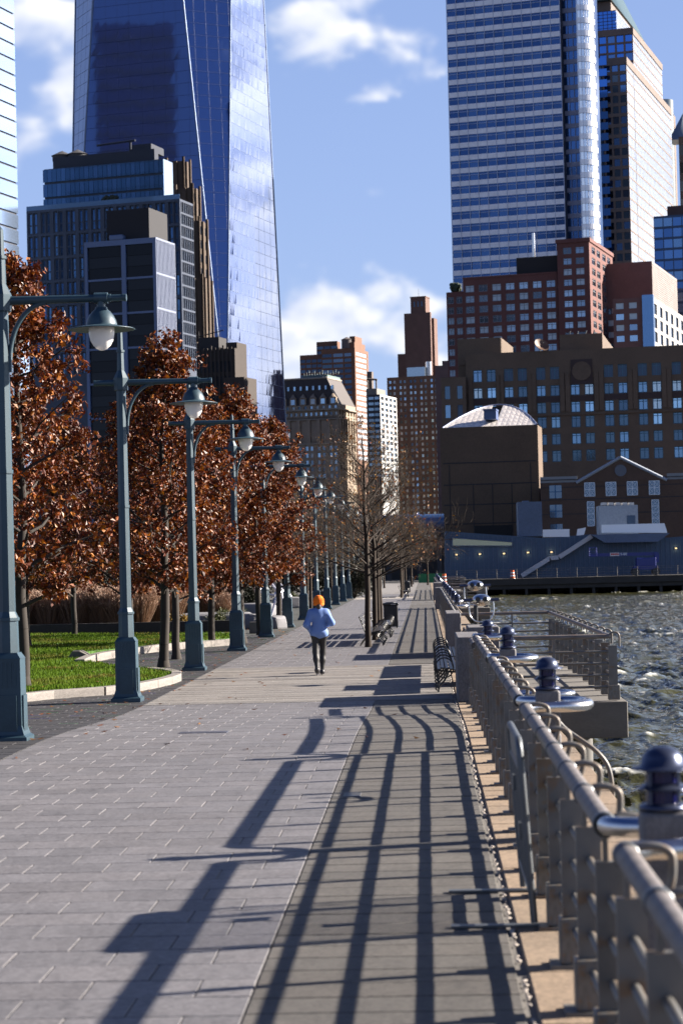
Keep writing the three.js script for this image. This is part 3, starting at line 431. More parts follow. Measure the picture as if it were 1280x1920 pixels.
// boxes on a face: 'f' front (u from -W to 0), 'r' right side (u from 0 to D); o = outwards from the wall line
function fb(v, f, u0, u1, y0, y1, o0, o1) { return f === 'f' ? box(v.ox + u0, v.ox + u1, y0, y1, v.oz + o0, v.oz + o1) : box(v.ox + o0, v.ox + o1, y0, y1, v.oz - u1, v.oz - u0); }
const core = (v, y0 = 0, y1 = v.H, ins = 0.64) => box(v.ox - v.W + ins, v.ox - ins, y0, y1 - 0.02, v.oz - v.D + ins, v.oz - ins);
function grid(v, f, o) { // openings in rows and columns: returns the wall pieces, adds a pane for each opening
  const L = f === 'f' ? v.W : v.D, base = f === 'f' ? -v.W : 0, u0 = base + (o.m0 ?? 0) * L, u1 = base + (1 - (o.m1 ?? 0)) * L, { y0, y1, rows, cols } = o, rp = (y1 - y0) / rows, rec = o.rec ?? 0.35, R = rng(o.seed ?? 5), out = [];
  const e0 = f === 'f' ? base : 0.001, e1 = f === 'f' ? -0.001 : base + L;
  const us = []; // window centres
  const cp = (u1 - u0) / cols, ww = o.ww * cp, wh = o.wh * rp, sill = (o.sill ?? (1 - o.wh) / 2) * rp;
  for (let c = 0; c < cols; c++) us.push(u0 + (c + 0.5 + (o.pair ? (c % 2 ? -1 : 1) * o.pair : 0)) * cp);
  for (let r = 0; r < rows; r++) {
    const a = y0 + r * rp, b = a + sill, t = b + wh;
    out.push(fb(v, f, e0, e1, a, b, -rec, 0), fb(v, f, e0, e1, t, a + rp, -rec, 0));
    let x = e0; for (const u of us) { out.push(fb(v, f, x, u - ww / 2, b, t, -rec, 0)); x = u + ww / 2; } out.push(fb(v, f, x, e1, b, t, -rec, 0));
  }
  if (y0 > 0.2) out.push(fb(v, f, e0, e1, 0, y0, -rec, 0));
  if (y1 < v.H - 0.05) out.push(fb(v, f, e0, e1, y1, v.H, -rec, 0));
  const pane = new THREE.BoxGeometry(ww, wh, 0.08), fr = [];
  const t = o.bar ?? 0.12;
  if (o.frame) { fr.push(box(-ww / 2, -ww / 2 + t, -wh / 2, wh / 2, 0.04, 0.12), box(ww / 2 - t, ww / 2, -wh / 2, wh / 2, 0.04, 0.12), box(-ww / 2 + t, ww / 2 - t, wh / 2 - t, wh / 2, 0.04, 0.12), box(-ww / 2 + t, ww / 2 - t, -wh / 2, -wh / 2 + t, 0.04, 0.12)); const nv = o.mv ?? 1; for (let k = 1; k <= nv; k++) { const x = -ww / 2 + ww * k / (nv + 1); fr.push(box(x - t / 2, x + t / 2, -wh / 2 + t, wh / 2 - t, 0.04, 0.11)); } for (const h of o.mh ?? [0.5]) { const y = -wh / 2 + wh * h; fr.push(box(-ww / 2 + t, ww / 2 - t, y - t / 2, y + t / 2, 0.042, 0.105)); } }
  const frame = fr.length ? merge(fr) : null, skip = o.skip ?? (() => false);
  for (let r = o.from ?? 0; r < rows; r++) us.forEach((u, c) => {
    if (skip(r, c)) return;
    const m = mesh('window', pane, o.glass[Math.floor(R() * o.glass.length)], v.g), y = y0 + r * rp + sill + wh / 2, off = -rec + 0.06;
    if (f === 'f') m.position.set(v.ox + u, y, v.oz + off); else { m.position.set(v.ox + off, y, v.oz - u); m.rotation.y = Math.PI / 2; }
    m.rotation.x += (R() - 0.5) * (o.wob ?? 0.012) * (f === 'f' ? 1 : 0); m.rotation.y += (R() - 0.5) * (o.wob ?? 0.012);
    if (frame) mesh('window_frame', frame, o.frame, m);
  });
  return out;
}
const trim = (v, y0, y1, o) => [fb(v, 'f', -v.W - o, o, y0, y1, 0.002, o), fb(v, 'r', 0, v.D + o, y0, y1, 0.002, o)];
const slabRoof = (v, o = 0.3, t = 0.5) => box(v.ox - v.W - o, v.ox + o, v.H, v.H + t, v.oz - v.D - o, v.oz + o);
const solid = (v, y0 = 0, y1 = v.H) => box(v.ox - v.W, v.ox, y0, y1, v.oz - v.D, v.oz);

{ // faceted glass skyscraper: a square at the foot turning into a square set diagonally at the top
  const v = solveVol({ d: 760, lx: 118, cx: 426, rx: 540, top: 795 }), S = 62.4, g = thing('glass_skyscraper', 'huge tapering skyscraper with triangular mirrored glass facets', 'building', [v.C.x, -0.05, v.C.z], -v.al);
  const Y0 = v.H, Y1 = 417, h = S / 2, cx = -h, cz = -h, K = (sx, sz) => V(cx + sx * h, Y0, cz + sz * h), T = (sx, sz) => V(cx + sx * h, Y1, cz + sz * h);
  const deep = phys(0.002, 0.008, 0.045, { roughness: 0.05, ior: 2.3, specularColor: new THREE.Color().setRGB(0.16, 0.36, 1), clearcoat: 1, clearcoatRoughness: 0.04 }), silver = deep, line = std(0.02, 0.03, 0.07, { roughness: 0.5 }), steel = std(0.14, 0.18, 0.26, { metalness: 0.6, roughness: 0.5 });
  const R = rng(41);
  function facet(a, b, c, mat, lit, upright) { // triangle a-b at one end, c the apex: floor strips of panes, each strip a little out of true
    const pa = [], nrm = b.clone().sub(a).cross(c.clone().sub(a)).normalize(), n = 82, joints = [];
    const at = (t) => [a.clone().lerp(c, t), b.clone().lerp(c, t)];

    for (let k = 0; k < n; k++) { const t0 = k / n, t1 = (k + 1) / n, [p0, p1] = at(t0), [q0, q1] = at(t1), w = p0.distanceTo(p1), m = Math.max(1, Math.round(w / (lit ? 1.55 : 3.1)));

      for (let q = 0; q < m; q++) { const s0 = q / m, s1 = (q + 1) / m, A = p0.clone().lerp(p1, s0), B = p0.clone().lerp(p1, s1), Cc = q0.clone().lerp(q1, s1), D = q0.clone().lerp(q1, s0), w1 = (R() - 0.5) * 0.02, w2 = (R() - 0.5) * 0.02;
        A.addScaledVector(nrm, w1); B.addScaledVector(nrm, w2); for (const P of [A, B, Cc, A, Cc, D]) pa.push(P.x, P.y, P.z); }
    }
    const G = new THREE.BufferGeometry(); G.setAttribute('position', new THREE.Float32BufferAttribute(pa, 3)); G.computeVertexNormals(); const F0 = mesh('glass_facet', G, mat, g); 
    for (let k = 0; k < 82; k++) { const [p0, p1] = at(k / 82); if (p0.y > 245 || p0.distanceTo(p1) < 0.5) continue; joints.push(bar(p0.clone().addScaledVector(nrm, 0.02), p1.clone().addScaledVector(nrm, 0.0), 0.055, 4)); }
    if (joints.length) mesh('floor_joint', joints, lit ? steel : line, F0).userData.kind = 'stuff';
    const e = b.clone().sub(a), W0 = e.length(); e.normalize(); const up = c.clone().sub(a.clone().lerp(b, 0.5)).normalize(), H0 = c.distanceTo(a.clone().lerp(b, 0.5)), mu = [], st = lit ? 6.2 : 4.6; for (let q = st; q < W0 - 0.5; q += st) { const top = H0 * (1 - Math.abs(q - W0 / 2) / (W0 / 2)), p = a.clone().addScaledVector(e, q); mu.push(bar(p, p.clone().addScaledVector(up, top), 0.03, 4)); } mesh('glazing_mullion', mu, lit ? steel : line, F0).userData.kind = 'stuff';
  }
  const cA = K(1, 1), cB = K(1, -1), cC = K(-1, 1), cD = K(-1, -1), tF = T(0, 1), tR = T(1, 0), tL = T(-1, 0), tB = T(0, -1);
  facet(cC, cA, tF, deep); facet(cA, cB, tR, silver, true); facet(tR, tF, cA, deep); facet(tF, tL, cC, deep); facet(cD, cC, tL, deep); facet(tB, tR, cB, silver, true); facet(cB, cD, tB, deep); facet(tL, tB, cD, deep);
  mesh('facet_edge', [bar(cA, tF, 0.32, 6), bar(cC, tF, 0.32, 6), bar(cA, tR, 0.22, 6), bar(cB, tR, 0.3, 6), bar(cC, tL, 0.32, 6)], steel, g);
  mesh('roof', box(cx - 22, cx + 22, Y1, Y1 + 1, cz - 22, cz + 22), line, g);
  mesh('podium_cornice', box(-S - 1.2, 1.2, Y0 - 1.6, Y0 - 0.01, -S - 1.2, 1.2), std(0.75, 0.75, 0.75, { roughness: 0.5 }), g);
  const pod = mesh('podium', box(-S - 0.6, 0.6, 0, Y0 - 1.6, -S - 0.6, 0.6), glassM(0.10, 0.16, 0.15, 0.3, 0.6), g), fins = [];
  for (let k = 0; k <= 30; k++) { fins.push(box(-S + k * S / 30 - 0.12, -S + k * S / 30 + 0.12, 0, Y0 - 1.6, 0.6, 1.0), box(0.6, 1.0, 0, Y0 - 1.6, -S + k * S / 30 - 0.12, -S + k * S / 30 + 0.12)); }
  mesh('podium_fins', fins, std(0.35, 0.42, 0.40, { roughness: 0.4, metalness: 0.4 }), pod);
}
{ // banded office tower
  const b = building('banded_tower', 'tall office tower with white spandrel bands and a rounded mirrored corner', { d: 700, lx: 849, cx: 1061, rx: 1098, top: 500 });
  const fl = 24.35 / F * 700, n0 = 13, n1 = 48, white = std(0.86, 0.86, 0.90, { roughness: 0.35, metalness: 0.1, map: wallTex }), thin = std(0.35, 0.38, 0.48, { metalness: 0.5, roughness: 0.4 });
  const gw = [glassM(0.04, 0.085, 0.20), glassM(0.05, 0.10, 0.22), glassM(0.032, 0.07, 0.17)], HH = n1 * fl, W = b.W, D = 38, nx = 12, cw = W / nx; b.H = HH;
  mesh('tower_core', [box(-W, -0.001, 0, HH, -D, -0.5), box(-W, 0, 0, n0 * fl, -0.5, 0)], std(0.02, 0.03, 0.06), b.g);
  const bandG = box(-W, 0.0, 0, fl * 0.4, -0.5, 0), pane = new THREE.BoxGeometry(cw - 0.14, fl * 0.6, 0.1), tr = box(-W, 0, -0.07, 0.07, -0.3, -0.12), R = rng(43), mul = [];
  for (let k = n0; k < n1; k++) { const y = k * fl; const s = mesh('spandrel_band', bandG, white, b.g); s.position.y = y; const t = mesh('transom', tr, thin, s); t.position.y = fl * 0.82;
    if (k > 20 && k < 46) for (let c = 0; c < nx; c++) { const m = mesh('window', pane, gw[Math.floor(R() * 3)], b.g); m.position.set(-W + (c + 0.5) * cw, y + fl * 0.7, -0.35); m.rotation.x = (R() - 0.5) * 0.006; m.rotation.y = (R() - 0.5) * 0.006; } }
  for (let c = 0; c <= nx; c++) mul.push(box(-W + c * cw - 0.09, -W + c * cw + 0.09, n0 * fl, HH, 0.002, 0.12));
  mesh('mullion', mul, thin, b.g);
  // recessed strip beside the front, then the rounded corner
  const strip = atDepth(1096, 440, 706), r = 9.5, nb = 1 + Math.round(0); void nb; const lx = (px, dd) => { const p = atDepth(px, 440, dd), dx = p.x - b.C.x, dz = p.z - b.C.z; return [dx * Math.cos(b.al) + dz * Math.sin(b.al), -dx * Math.sin(b.al) + dz * Math.cos(b.al)]; }; void strip;
  const [sx] = lx(1099, 708), zs = -4.5, [ex] = lx(1129, 708);
  mesh('recess_glass', box(0.0, sx, 0, HH, -D, zs), GL.blue[2], b.g);
  const rb = []; for (let k = n0; k < n1; k++) rb.push(box(0.01, sx, k * fl, k * fl + fl * 0.36, zs, zs + 0.25)); for (const q of [0.33, 0.66]) rb.push(box(sx * q - 0.1, sx * q + 0.1, n0 * fl, HH, zs + 0.25, zs + 0.35));
  mesh('recess_band', rb, std(0.16, 0.17, 0.24, { roughness: 0.4, metalness: 0.3 }), b.g);
  const rr = (ex - sx), cyx = sx, cz = zs - rr + 2.5, prof = (y0, y1, rad) => new THREE.CylinderGeometry(rad, rad, y1 - y0, 20, 1, true, 0, Math.PI * 0.62).translate(cyx, (y0 + y1) / 2, cz);
  for (let k = n0; k < n1; k++) { const y = k * fl; const s = mesh('curved_band', prof(y, y + fl * 0.42, rr), std(0.7, 0.7, 0.72, { roughness: 0.3, metalness: 0.4 }), b.g); void s; }
  mesh('curved_glass', prof(0, HH, rr - 0.3), glassM(0.72, 0.76, 0.80, 0.22, 0.9), b.g);
  const cm = []; for (let k = 0; k < 9; k++) { const a = 0.05 + k / 8 * Math.PI * 0.6; cm.push(box(-0.06, 0.06, n0 * fl, HH, -0.06, 0.06).translate(cyx + Math.sin(a) * (rr - 0.05), 0, cz + Math.cos(a) * (rr - 0.05))); } mesh('curved_mullion', cm, thin, b.g);
  mesh('flank', box(0.5, ex - 1.2, 0, HH, cz - 3, cz - 0.4), white, b.g);
}
{ // stepped tower with pitched dark roof
  const stone = wallM(0.15, 0.115, 0.10), pale = glassM(0.72, 0.75, 0.79, 0.2, 0.9), blue = glassM(0.06, 0.18, 0.50, 0.06, 1), dk = std(0.03, 0.025, 0.03);
  const b = building('stepped_tower', 'stepped tower with sunlit glass strips and a dark pitched roof', { d: 830, lx: 1085, cx: 1173, rx: 1257, top: 108 });
  const fp = 20.2 / F * 830;
  function lit(v, rows, blueFront) {
    mesh('tower_core', core(v, 0, v.H, 0.64), dk, v.g);
    const w = []; for (let r = 0; r < rows; r++) { const y = v.H - (r + 1) * fp; w.push(fb(v, 'r', 0.001, v.D, y + fp * 0.84, y + fp, -0.5, 0)); const s = mesh('window_strip', fb(v, 'r', 0.05, v.D - 0.05, y, y + fp * 0.84, -0.25, -0.08), pale, v.g); s.rotation.y = 0; const mu = []; const nm = Math.round(v.D / 3.2); for (let k = 1; k < nm; k++) mu.push(fb(v, 'r', v.D * k / nm - 0.06, v.D * k / nm + 0.06, y, y + fp * 0.84, -0.08, -0.02)); mesh('mullion', mu, stone, s).userData.kind = 'stuff'; }
    if (blueFront) { const p = mesh('blue_curtain_wall', fb(v, 'f', -v.W, -0.01, 0, v.H, -0.5, -0.05), blue, v.g), gl = []; for (let k = 0; k < 9; k++) gl.push(fb(v, 'f', -v.W + v.W * k / 9 - 0.1, -v.W + v.W * k / 9 + 0.1, 0, v.H, -0.05, 0.1)); for (let r = 0; r < 46; r++) gl.push(fb(v, 'f', -v.W, -0.01, v.H - r * fp / 3 - 0.1, v.H - r * fp / 3 + 0.1, -0.05, 0.08)); mesh('glazing_bar', gl, dk, p); }
    return w;
  }
  const w1 = lit(b, 20, false); w1.push(...grid(b, 'f', { y0: b.H - fp * 20, y1: b.H - 1.5, rows: 20, cols: 6, ww: 0.74, wh: 0.68, glass: [GL.dark[0], GL.dark[1], GL.blue[0]], seed: 44, rec: 0.5, wob: 0.05 }));
  mesh('stone_frame', [...w1, ...trim(b, b.H - 2.5, b.H, 0.2), slabRoof(b, 0.2, 0.4)], stone, b.g);
  const v2 = addVol(b, { d: 845, lx: 1120, cx: 1185, rx: 1240, top: 53 }), w2 = lit(v2, 4, false); w2.push(...grid(v2, 'f', { y0: v2.H - fp * 4, y1: v2.H - 1.5, rows: 4, cols: 4, ww: 0.8, wh: 0.8, glass: [blue, GL.blue[1]], seed: 45, rec: 0.5 })); mesh('stone_frame', [...w2, ...trim(v2, v2.H - 2.2, v2.H, 0.2), slabRoof(v2, 0.2, 0.4)], stone, b.g);
  const v3 = addVol(b, { d: 866, lx: 1080, cx: 1154, rx: 1222, top: 19 }), w3 = lit(v3, 3, true); mesh('stone_frame', w3, pale, b.g);
  const v4 = addVol(b, { d: 872, lx: 1080, cx: 1144, rx: 1202, top: 2 }); mesh('roof_drum', solid(v4), stone, b.g);
  const ro = new THREE.ConeGeometry(1, 1, 4).rotateY(Math.PI / 4).scale(v4.W * 0.78, 22, v4.D * 0.78).translate(v4.ox - v4.W / 2, v4.H + 11, v4.oz - v4.D / 2); mesh('pitched_roof', ro, std(0.02, 0.05, 0.06, { metalness: 0.6, roughness: 0.4 }), b.g);
  const blueW = addVol(b, { d: 828, lx: 1117, cx: 1136, rx: 1140, top: 108 }); mesh('corner_glazing', Array.from({ length: 20 }, (_, r) => fb(blueW, 'f', -blueW.W, 0, blueW.H - (r + 1) * fp + 1.4, blueW.H - r * fp, -0.3, 0.2)), blue, b.g);
}
{ // far brown tower with rounded top and its neighbour
  const b = building('round_top_tower', 'distant brown tower with a rounded turret beyond the stepped tower', { d: 1000, lx: 1235, cx: 1262, rx: 1268, top: 212 }), w = wallM(0.16, 0.12, 0.10);
  mesh('wall', [core(b), ...grid(b, 'f', { y0: 60, y1: b.H - 4, rows: 36, cols: 4, ww: 0.7, wh: 0.6, glass: GL.pale, seed: 46 })], w, b.g); mesh('turret', cyl(4, 4, b.H + 6, -4, 0, 1, 18), glassM(0.25, 0.27, 0.26, 0.2, 0.5), b.g);
  const c = building('flat_top_tower', 'distant dark office block at the far side of the rounded turret', { d: 960, lx: 1271, cx: 1300, rx: 1306, top: 254 }); mesh('wall', [core(c), ...grid(c, 'f', { y0: 60, y1: c.H - 2, rows: 16, cols: 3, ww: 0.75, wh: 0.6, glass: GL.pale, seed: 47 })], w, c.g);
  mesh('pyramid_roof', new THREE.ConeGeometry(9, 14, 4).rotateY(0.785).translate(-6, c.H + 7, -12), glassM(0.2, 0.25, 0.3, 0.3, 0.4), c.g);
}
{ const b = building('blue_office', 'dark blue glass office block beside the stepped tower', { d: 660, lx: 1224, cx: 1330, rx: 1345, top: 398 }), w = std(0.02, 0.05, 0.11, { roughness: 0.4, metalness: 0.3 });
  mesh('wall', [core(b), ...grid(b, 'f', { y0: b.H - 9 * 3.4, y1: b.H - 0.3, rows: 9, cols: 6, ww: 0.9, wh: 0.78, glass: GL.blue, seed: 48, rec: 0.2 })], w, b.g); mesh('parapet', box(-b.W + 4, -1, b.H, b.H + 3.2, -20, -2), wallM(0.08, 0.05, 0.05), b.g); }
{ // brick block with a pale ribbed side
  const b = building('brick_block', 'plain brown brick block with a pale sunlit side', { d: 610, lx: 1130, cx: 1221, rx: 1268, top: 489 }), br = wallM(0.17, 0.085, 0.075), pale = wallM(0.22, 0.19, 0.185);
  mesh('wall', [core(b), fb(b, 'f', -b.W, -0.001, b.H - 12, b.H, -0.3, 0), ...grid({ ...b, H: b.H - 12 }, 'f', { y0: b.H - 12 - 27, y1: b.H - 12, rows: 8, cols: 4, ww: 0.6, wh: 0.5, glass: GL.mixed, seed: 49 })], br, b.g);
  const y1 = b.H - 16, ribs = []; for (let k = 0; k < 24; k++) ribs.push(fb(b, 'r', 0.4, b.D - 0.4, b.H - 1 - k * 0.62, b.H - 0.75 - k * 0.62, 0.001, 0.08));
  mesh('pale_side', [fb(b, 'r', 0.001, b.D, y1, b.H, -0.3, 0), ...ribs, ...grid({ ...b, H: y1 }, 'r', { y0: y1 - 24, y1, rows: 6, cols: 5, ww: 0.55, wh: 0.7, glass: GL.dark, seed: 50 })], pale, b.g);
  const c = building('glass_bay_block', 'low brown block with glazed bay and white window bands', { d: 560, lx: 1148, cx: 1222, rx: 1300, top: 556 }); mesh('wall', [core(c), ...grid(c, 'f', { y0: c.H - 12, y1: c.H - 0.5, rows: 4, cols: 3, ww: 0.6, wh: 0.55, glass: GL.mixed, seed: 51 })], br, c.g);
  mesh('white_side', [...grid(c, 'r', { y0: c.H - 12, y1: c.H - 1, rows: 3, cols: 8, ww: 0.5, wh: 0.75, glass: GL.dark, seed: 52 })], std(0.24, 0.235, 0.235), c.g);
  mesh('glazed_bay', [box(-2.6, 0.3, 0, c.H + 0.5, -0.5, 0.9)], GL.blue[3], c.g);
}
{ // red brick apartment block stepping up to a corner tower
  const b = building('red_brick_block', 'dark red brick apartment block with corner tower and satellite dish in front', { d: 590, lx: 1043, cx: 1103, rx: 1147, top: 447 }), br = wallM(0.135, 0.052, 0.045), lit = br, fr = std(0.14, 0.15, 0.18, { roughness: 0.5 }), gw = [glassM(0.28, 0.36, 0.46, 0.15, 0.7), glassM(0.16, 0.21, 0.28, 0.12), glassM(0.07, 0.09, 0.12, 0.12), glassM(0.30, 0.35, 0.40, 0.3, 0.5)];
  const rp = 20 / F * 590, o = { frame: fr, mv: 1, mh: [0.72], bar: 0.14, glass: gw, rec: 0.3 };
  mesh('wall', [core(b), ...grid(b, 'f', { ...o, y0: b.H - 1.5 - rp * 11, y1: b.H - 1.5, rows: 11, cols: 2, ww: 0.68, wh: 0.62, m0: 0.12, m1: 0.1, seed: 53 })], br, b.g);
  mesh('lit_wall', grid(b, 'r', { ...o, y0: b.H - 1.2 - rp * 11, y1: b.H - 1.2, rows: 11, cols: 4, ww: 0.62, wh: 0.66, seed: 54, pair: 0.04, glass: GL.dark, m0: 0.05, m1: 0.05 }), lit, b.g);
  mesh('cornice', [...trim(b, b.H - 0.8, b.H + 0.1, 0.35), slabRoof(b, 0.3, 0.3)], lit, b.g);
  const v2 = addVol(b, { d: 594, lx: 867, cx: 1044, rx: 1050, top: 512 });
  mesh('wall', [core(v2), ...grid(v2, 'f', { ...o, y0: v2.H - 1.3 - rp * 10, y1: v2.H - 1.3, rows: 10, cols: 7, ww: 0.66, wh: 0.66, seed: 55 })], br, b.g); mesh('parapet', [fb(v2, 'f', -v2.W, 0, v2.H, v2.H + 0.5, -0.5, 0.15)], lit, b.g);
  const v3 = addVol(b, { d: 602, lx: 836, cx: 868, rx: 873, top: 546 }); mesh('wall', [core(v3), ...grid(v3, 'f', { ...o, y0: v3.H - 0.9 - rp * 11, y1: v3.H - 0.9, rows: 11, cols: 2, ww: 0.7, wh: 0.64, seed: 56 })], br, b.g);
  mesh('plant_room', box(-b.W - 12.6, -b.W - 0.2, v2.H, v2.H + 5.4, -16, -4), std(0.012, 0.010, 0.012), b.g); mesh('flue', cyl(0.45, 0.45, 7, -b.W - 8, v2.H + 5.4, -6, 10), M.steel, b.g);
  const R = rng(57), sh = []; for (let k = 0; k < 40; k++) sh.push(new THREE.IcosahedronGeometry(0.5 + R() * 0.4, 0).translate(v3.ox - v3.W + 1 + R() * 2.2, v3.H + 0.6 + R() * 1.8, v3.oz - 1 - R() * 2)); mesh('roof_shrub', sh, std(0.02, 0.035, 0.02), b.g);
}
{ // tan school block with a round emblem panel
  const b = building('tan_school', 'broad tan brick block with paired windows and a round panel', { d: 440, al: 9 * Math.PI / 180, lx: 872, cx: 1330, rx: 1338, top: 644 }), tan = wallM(0.115, 0.082, 0.058), dk = std(0.035, 0.022, 0.022), fr = std(0.03, 0.11, 0.18, { roughness: 0.5 });
  const px = F / 440, col = (x) => -b.W + (x - 872) / (1330 - 872) * b.W, topY = b.yAt, Yp = (py) => { const p = atDepth(1100, py, 448); return p.y; };
  const bays = [[894, 920], [953, 979], [1014, 1040], [1078, 1104], [1141, 1167], [1204, 1230], [1267, 1293]], rows = [[688, 711], [722, 742], [754, 774], [781, 802], [813, 833], [844, 865]];
  const wallG = [core(b)], R = rng(58);
  const pw = 17 / px, edges = []; bays.forEach(([a, c]) => edges.push(col(a), col(c)));
  let prevY = Yp(880), gm = [glassM(0.34, 0.52, 0.70, 0.12, 0.85), glassM(0.16, 0.26, 0.38, 0.12), glassM(0.46, 0.58, 0.66, 0.25, 0.7), glassM(0.07, 0.11, 0.16, 0.1)], blue = std(0.016, 0.06, 0.13, { roughness: 0.3 });
  wallG.push(fb(b, 'f', -b.W, -0.001, 0, prevY, -0.5, 0));
  for (let r = rows.length - 1; r >= 0; r--) {
    const y1 = Yp(rows[r][0]), y0 = Yp(rows[r][1]); wallG.push(fb(b, 'f', -b.W, -0.001, prevY, y0, -0.5, 0));
    const pane = new THREE.BoxGeometry(pw, y1 - y0, 0.1), t = 0.14, w = pw, h = y1 - y0, frame = merge([box(-w / 2, -w / 2 + t, -h / 2, h / 2, 0.05, 0.15), box(w / 2 - t, w / 2, -h / 2, h / 2, 0.05, 0.15), box(-w / 2 + t, w / 2 - t, h / 2 - t, h / 2, 0.05, 0.15), box(-w / 2 + t, w / 2 - t, -h / 2, -h / 2 + t, 0.05, 0.15), box(-0.09, 0.09, -h / 2 + t, h / 2 - t, 0.05, 0.14), box(-w / 2 + t, w / 2 - t, 0.25 * h, 0.25 * h + 0.14, 0.052, 0.135)]);
    let x = -b.W; edges.forEach((u, k) => { const bay = Math.floor(k / 2); if (r === 0 && bay === 3) return; wallG.push(fb(b, 'f', x, u - pw / 2, y0, y1, -0.5, 0)); x = u + pw / 2; const m = mesh('window', pane, r === 0 && bay > 0 ? blue : gm[r > 2 && R() < 0.75 ? 3 : Math.floor(R() * 4)], b.g); m.position.set(b.ox + u, (y0 + y1) / 2, b.oz - 0.4); m.rotation.y = (R() - 0.5) * 0.02; m.rotation.x = (R() - 0.5) * 0.03; mesh('window_frame', frame, fr, m); });
    wallG.push(fb(b, 'f', x, -0.001, y0, y1, -0.5, 0)); prevY = y1;
  }
  wallG.push(fb(b, 'f', -b.W, -0.001, prevY, b.H, -0.5, 0));
  bays.forEach(([a, c]) => { for (const q of [a - 14, c + 14]) wallG.push(fb(b, 'f', col(q) - 0.45, col(q) + 0.45, Yp(772), Yp(700), 0.002, 0.3)); });
  mesh('wall', wallG, tan, b.g);
  bays.forEach(([a, c]) => mesh('spandrel_panel', [fb(b, 'f', col(a) - pw / 2, col(c) + pw / 2, Yp(753.4), Yp(742.6), 0.002, 0.06)], dk, b.g));
  const ex = col(1091), ey = Yp(698), er = 18 / px; mesh('emblem_panel', [fb(b, 'f', ex - er * 1.12, ex + er * 1.12, Yp(722), Yp(676), 0.002, 0.12)], dk, b.g); mesh('round_panel', new THREE.CylinderGeometry(er, er, 0.2, 40).rotateX(Math.PI / 2).translate(ex, ey, 0.2), tan, b.g);
  mesh('string_course', [fb(b, 'f', -b.W, 0, Yp(779), Yp(776.5), 0.31, 0.45)], tan, b.g);
  const v2 = addVol(b, { d: 446, lx: 826, cx: 872, rx: 875, top: 706 }); mesh('wing_wall', [core(v2), ...grid(v2, 'f', { y0: v2.H - 21, y1: v2.H - 1.2, rows: 5, cols: 2, ww: 0.42, wh: 0.68, glass: [blue, gm[3], gm[1]], seed: 59 })], tan, b.g);
  const v3 = addVol(b, { d: 450, lx: 857, cx: 938, rx: 961, top: 632 }); mesh('roof_block', [box(v3.ox - v3.W, v3.ox, b.H - 2, v3.H, v3.oz - v3.D, v3.oz), box(v3.ox - v3.W, v3.ox, 0, v3.H, v3.oz - 2, v3.oz - 0.2)], tan, b.g);
  const v4 = addVol(b, { d: 450, lx: 1048, cx: 1128, rx: 1168, top: 624 }); mesh('roof_block', box(v4.ox - v4.W, v4.ox, b.H - 2, v4.H, v4.oz - v4.D, v4.oz), tan, b.g);
  for (let k = 0; k < 5; k++) mesh('roof_pipe', bar(V(v4.ox - 7 + k * 1.7, v4.H, v4.oz - 1), V(v4.ox - 6.8 + k * 1.7, v4.H + 0.8, v4.oz - 1), 0.15, 6), M.darkSteel, b.g);
  const dish = atDepth(1012, 641, 446); const t = thing('satellite_dish', 'rusty ribbed satellite dish on the tan roof', 'satellite dish', [dish.x, b.H - 0.6, dish.z], 0.5);
  mesh('dish', lathe([[0.0001, 0], [0.6, 0.08], [1.2, 0.36], [1.65, 0.8], [1.62, 0.83], [1.15, 0.4], [0.0001, 0.05]], 0, 0, 0, 20).rotateX(0.9).translate(0, 1.4, 0), std(0.10, 0.055, 0.035, { roughness: 0.6 }), t); mesh('dish_mount', [bar(V(0, 0, 0), V(0, 1.4, 0), 0.14, 8), bar(V(0, 1.6, 0.1), V(0, 2.2, 1.2), 0.05, 6)], M.darkSteel, t);
}
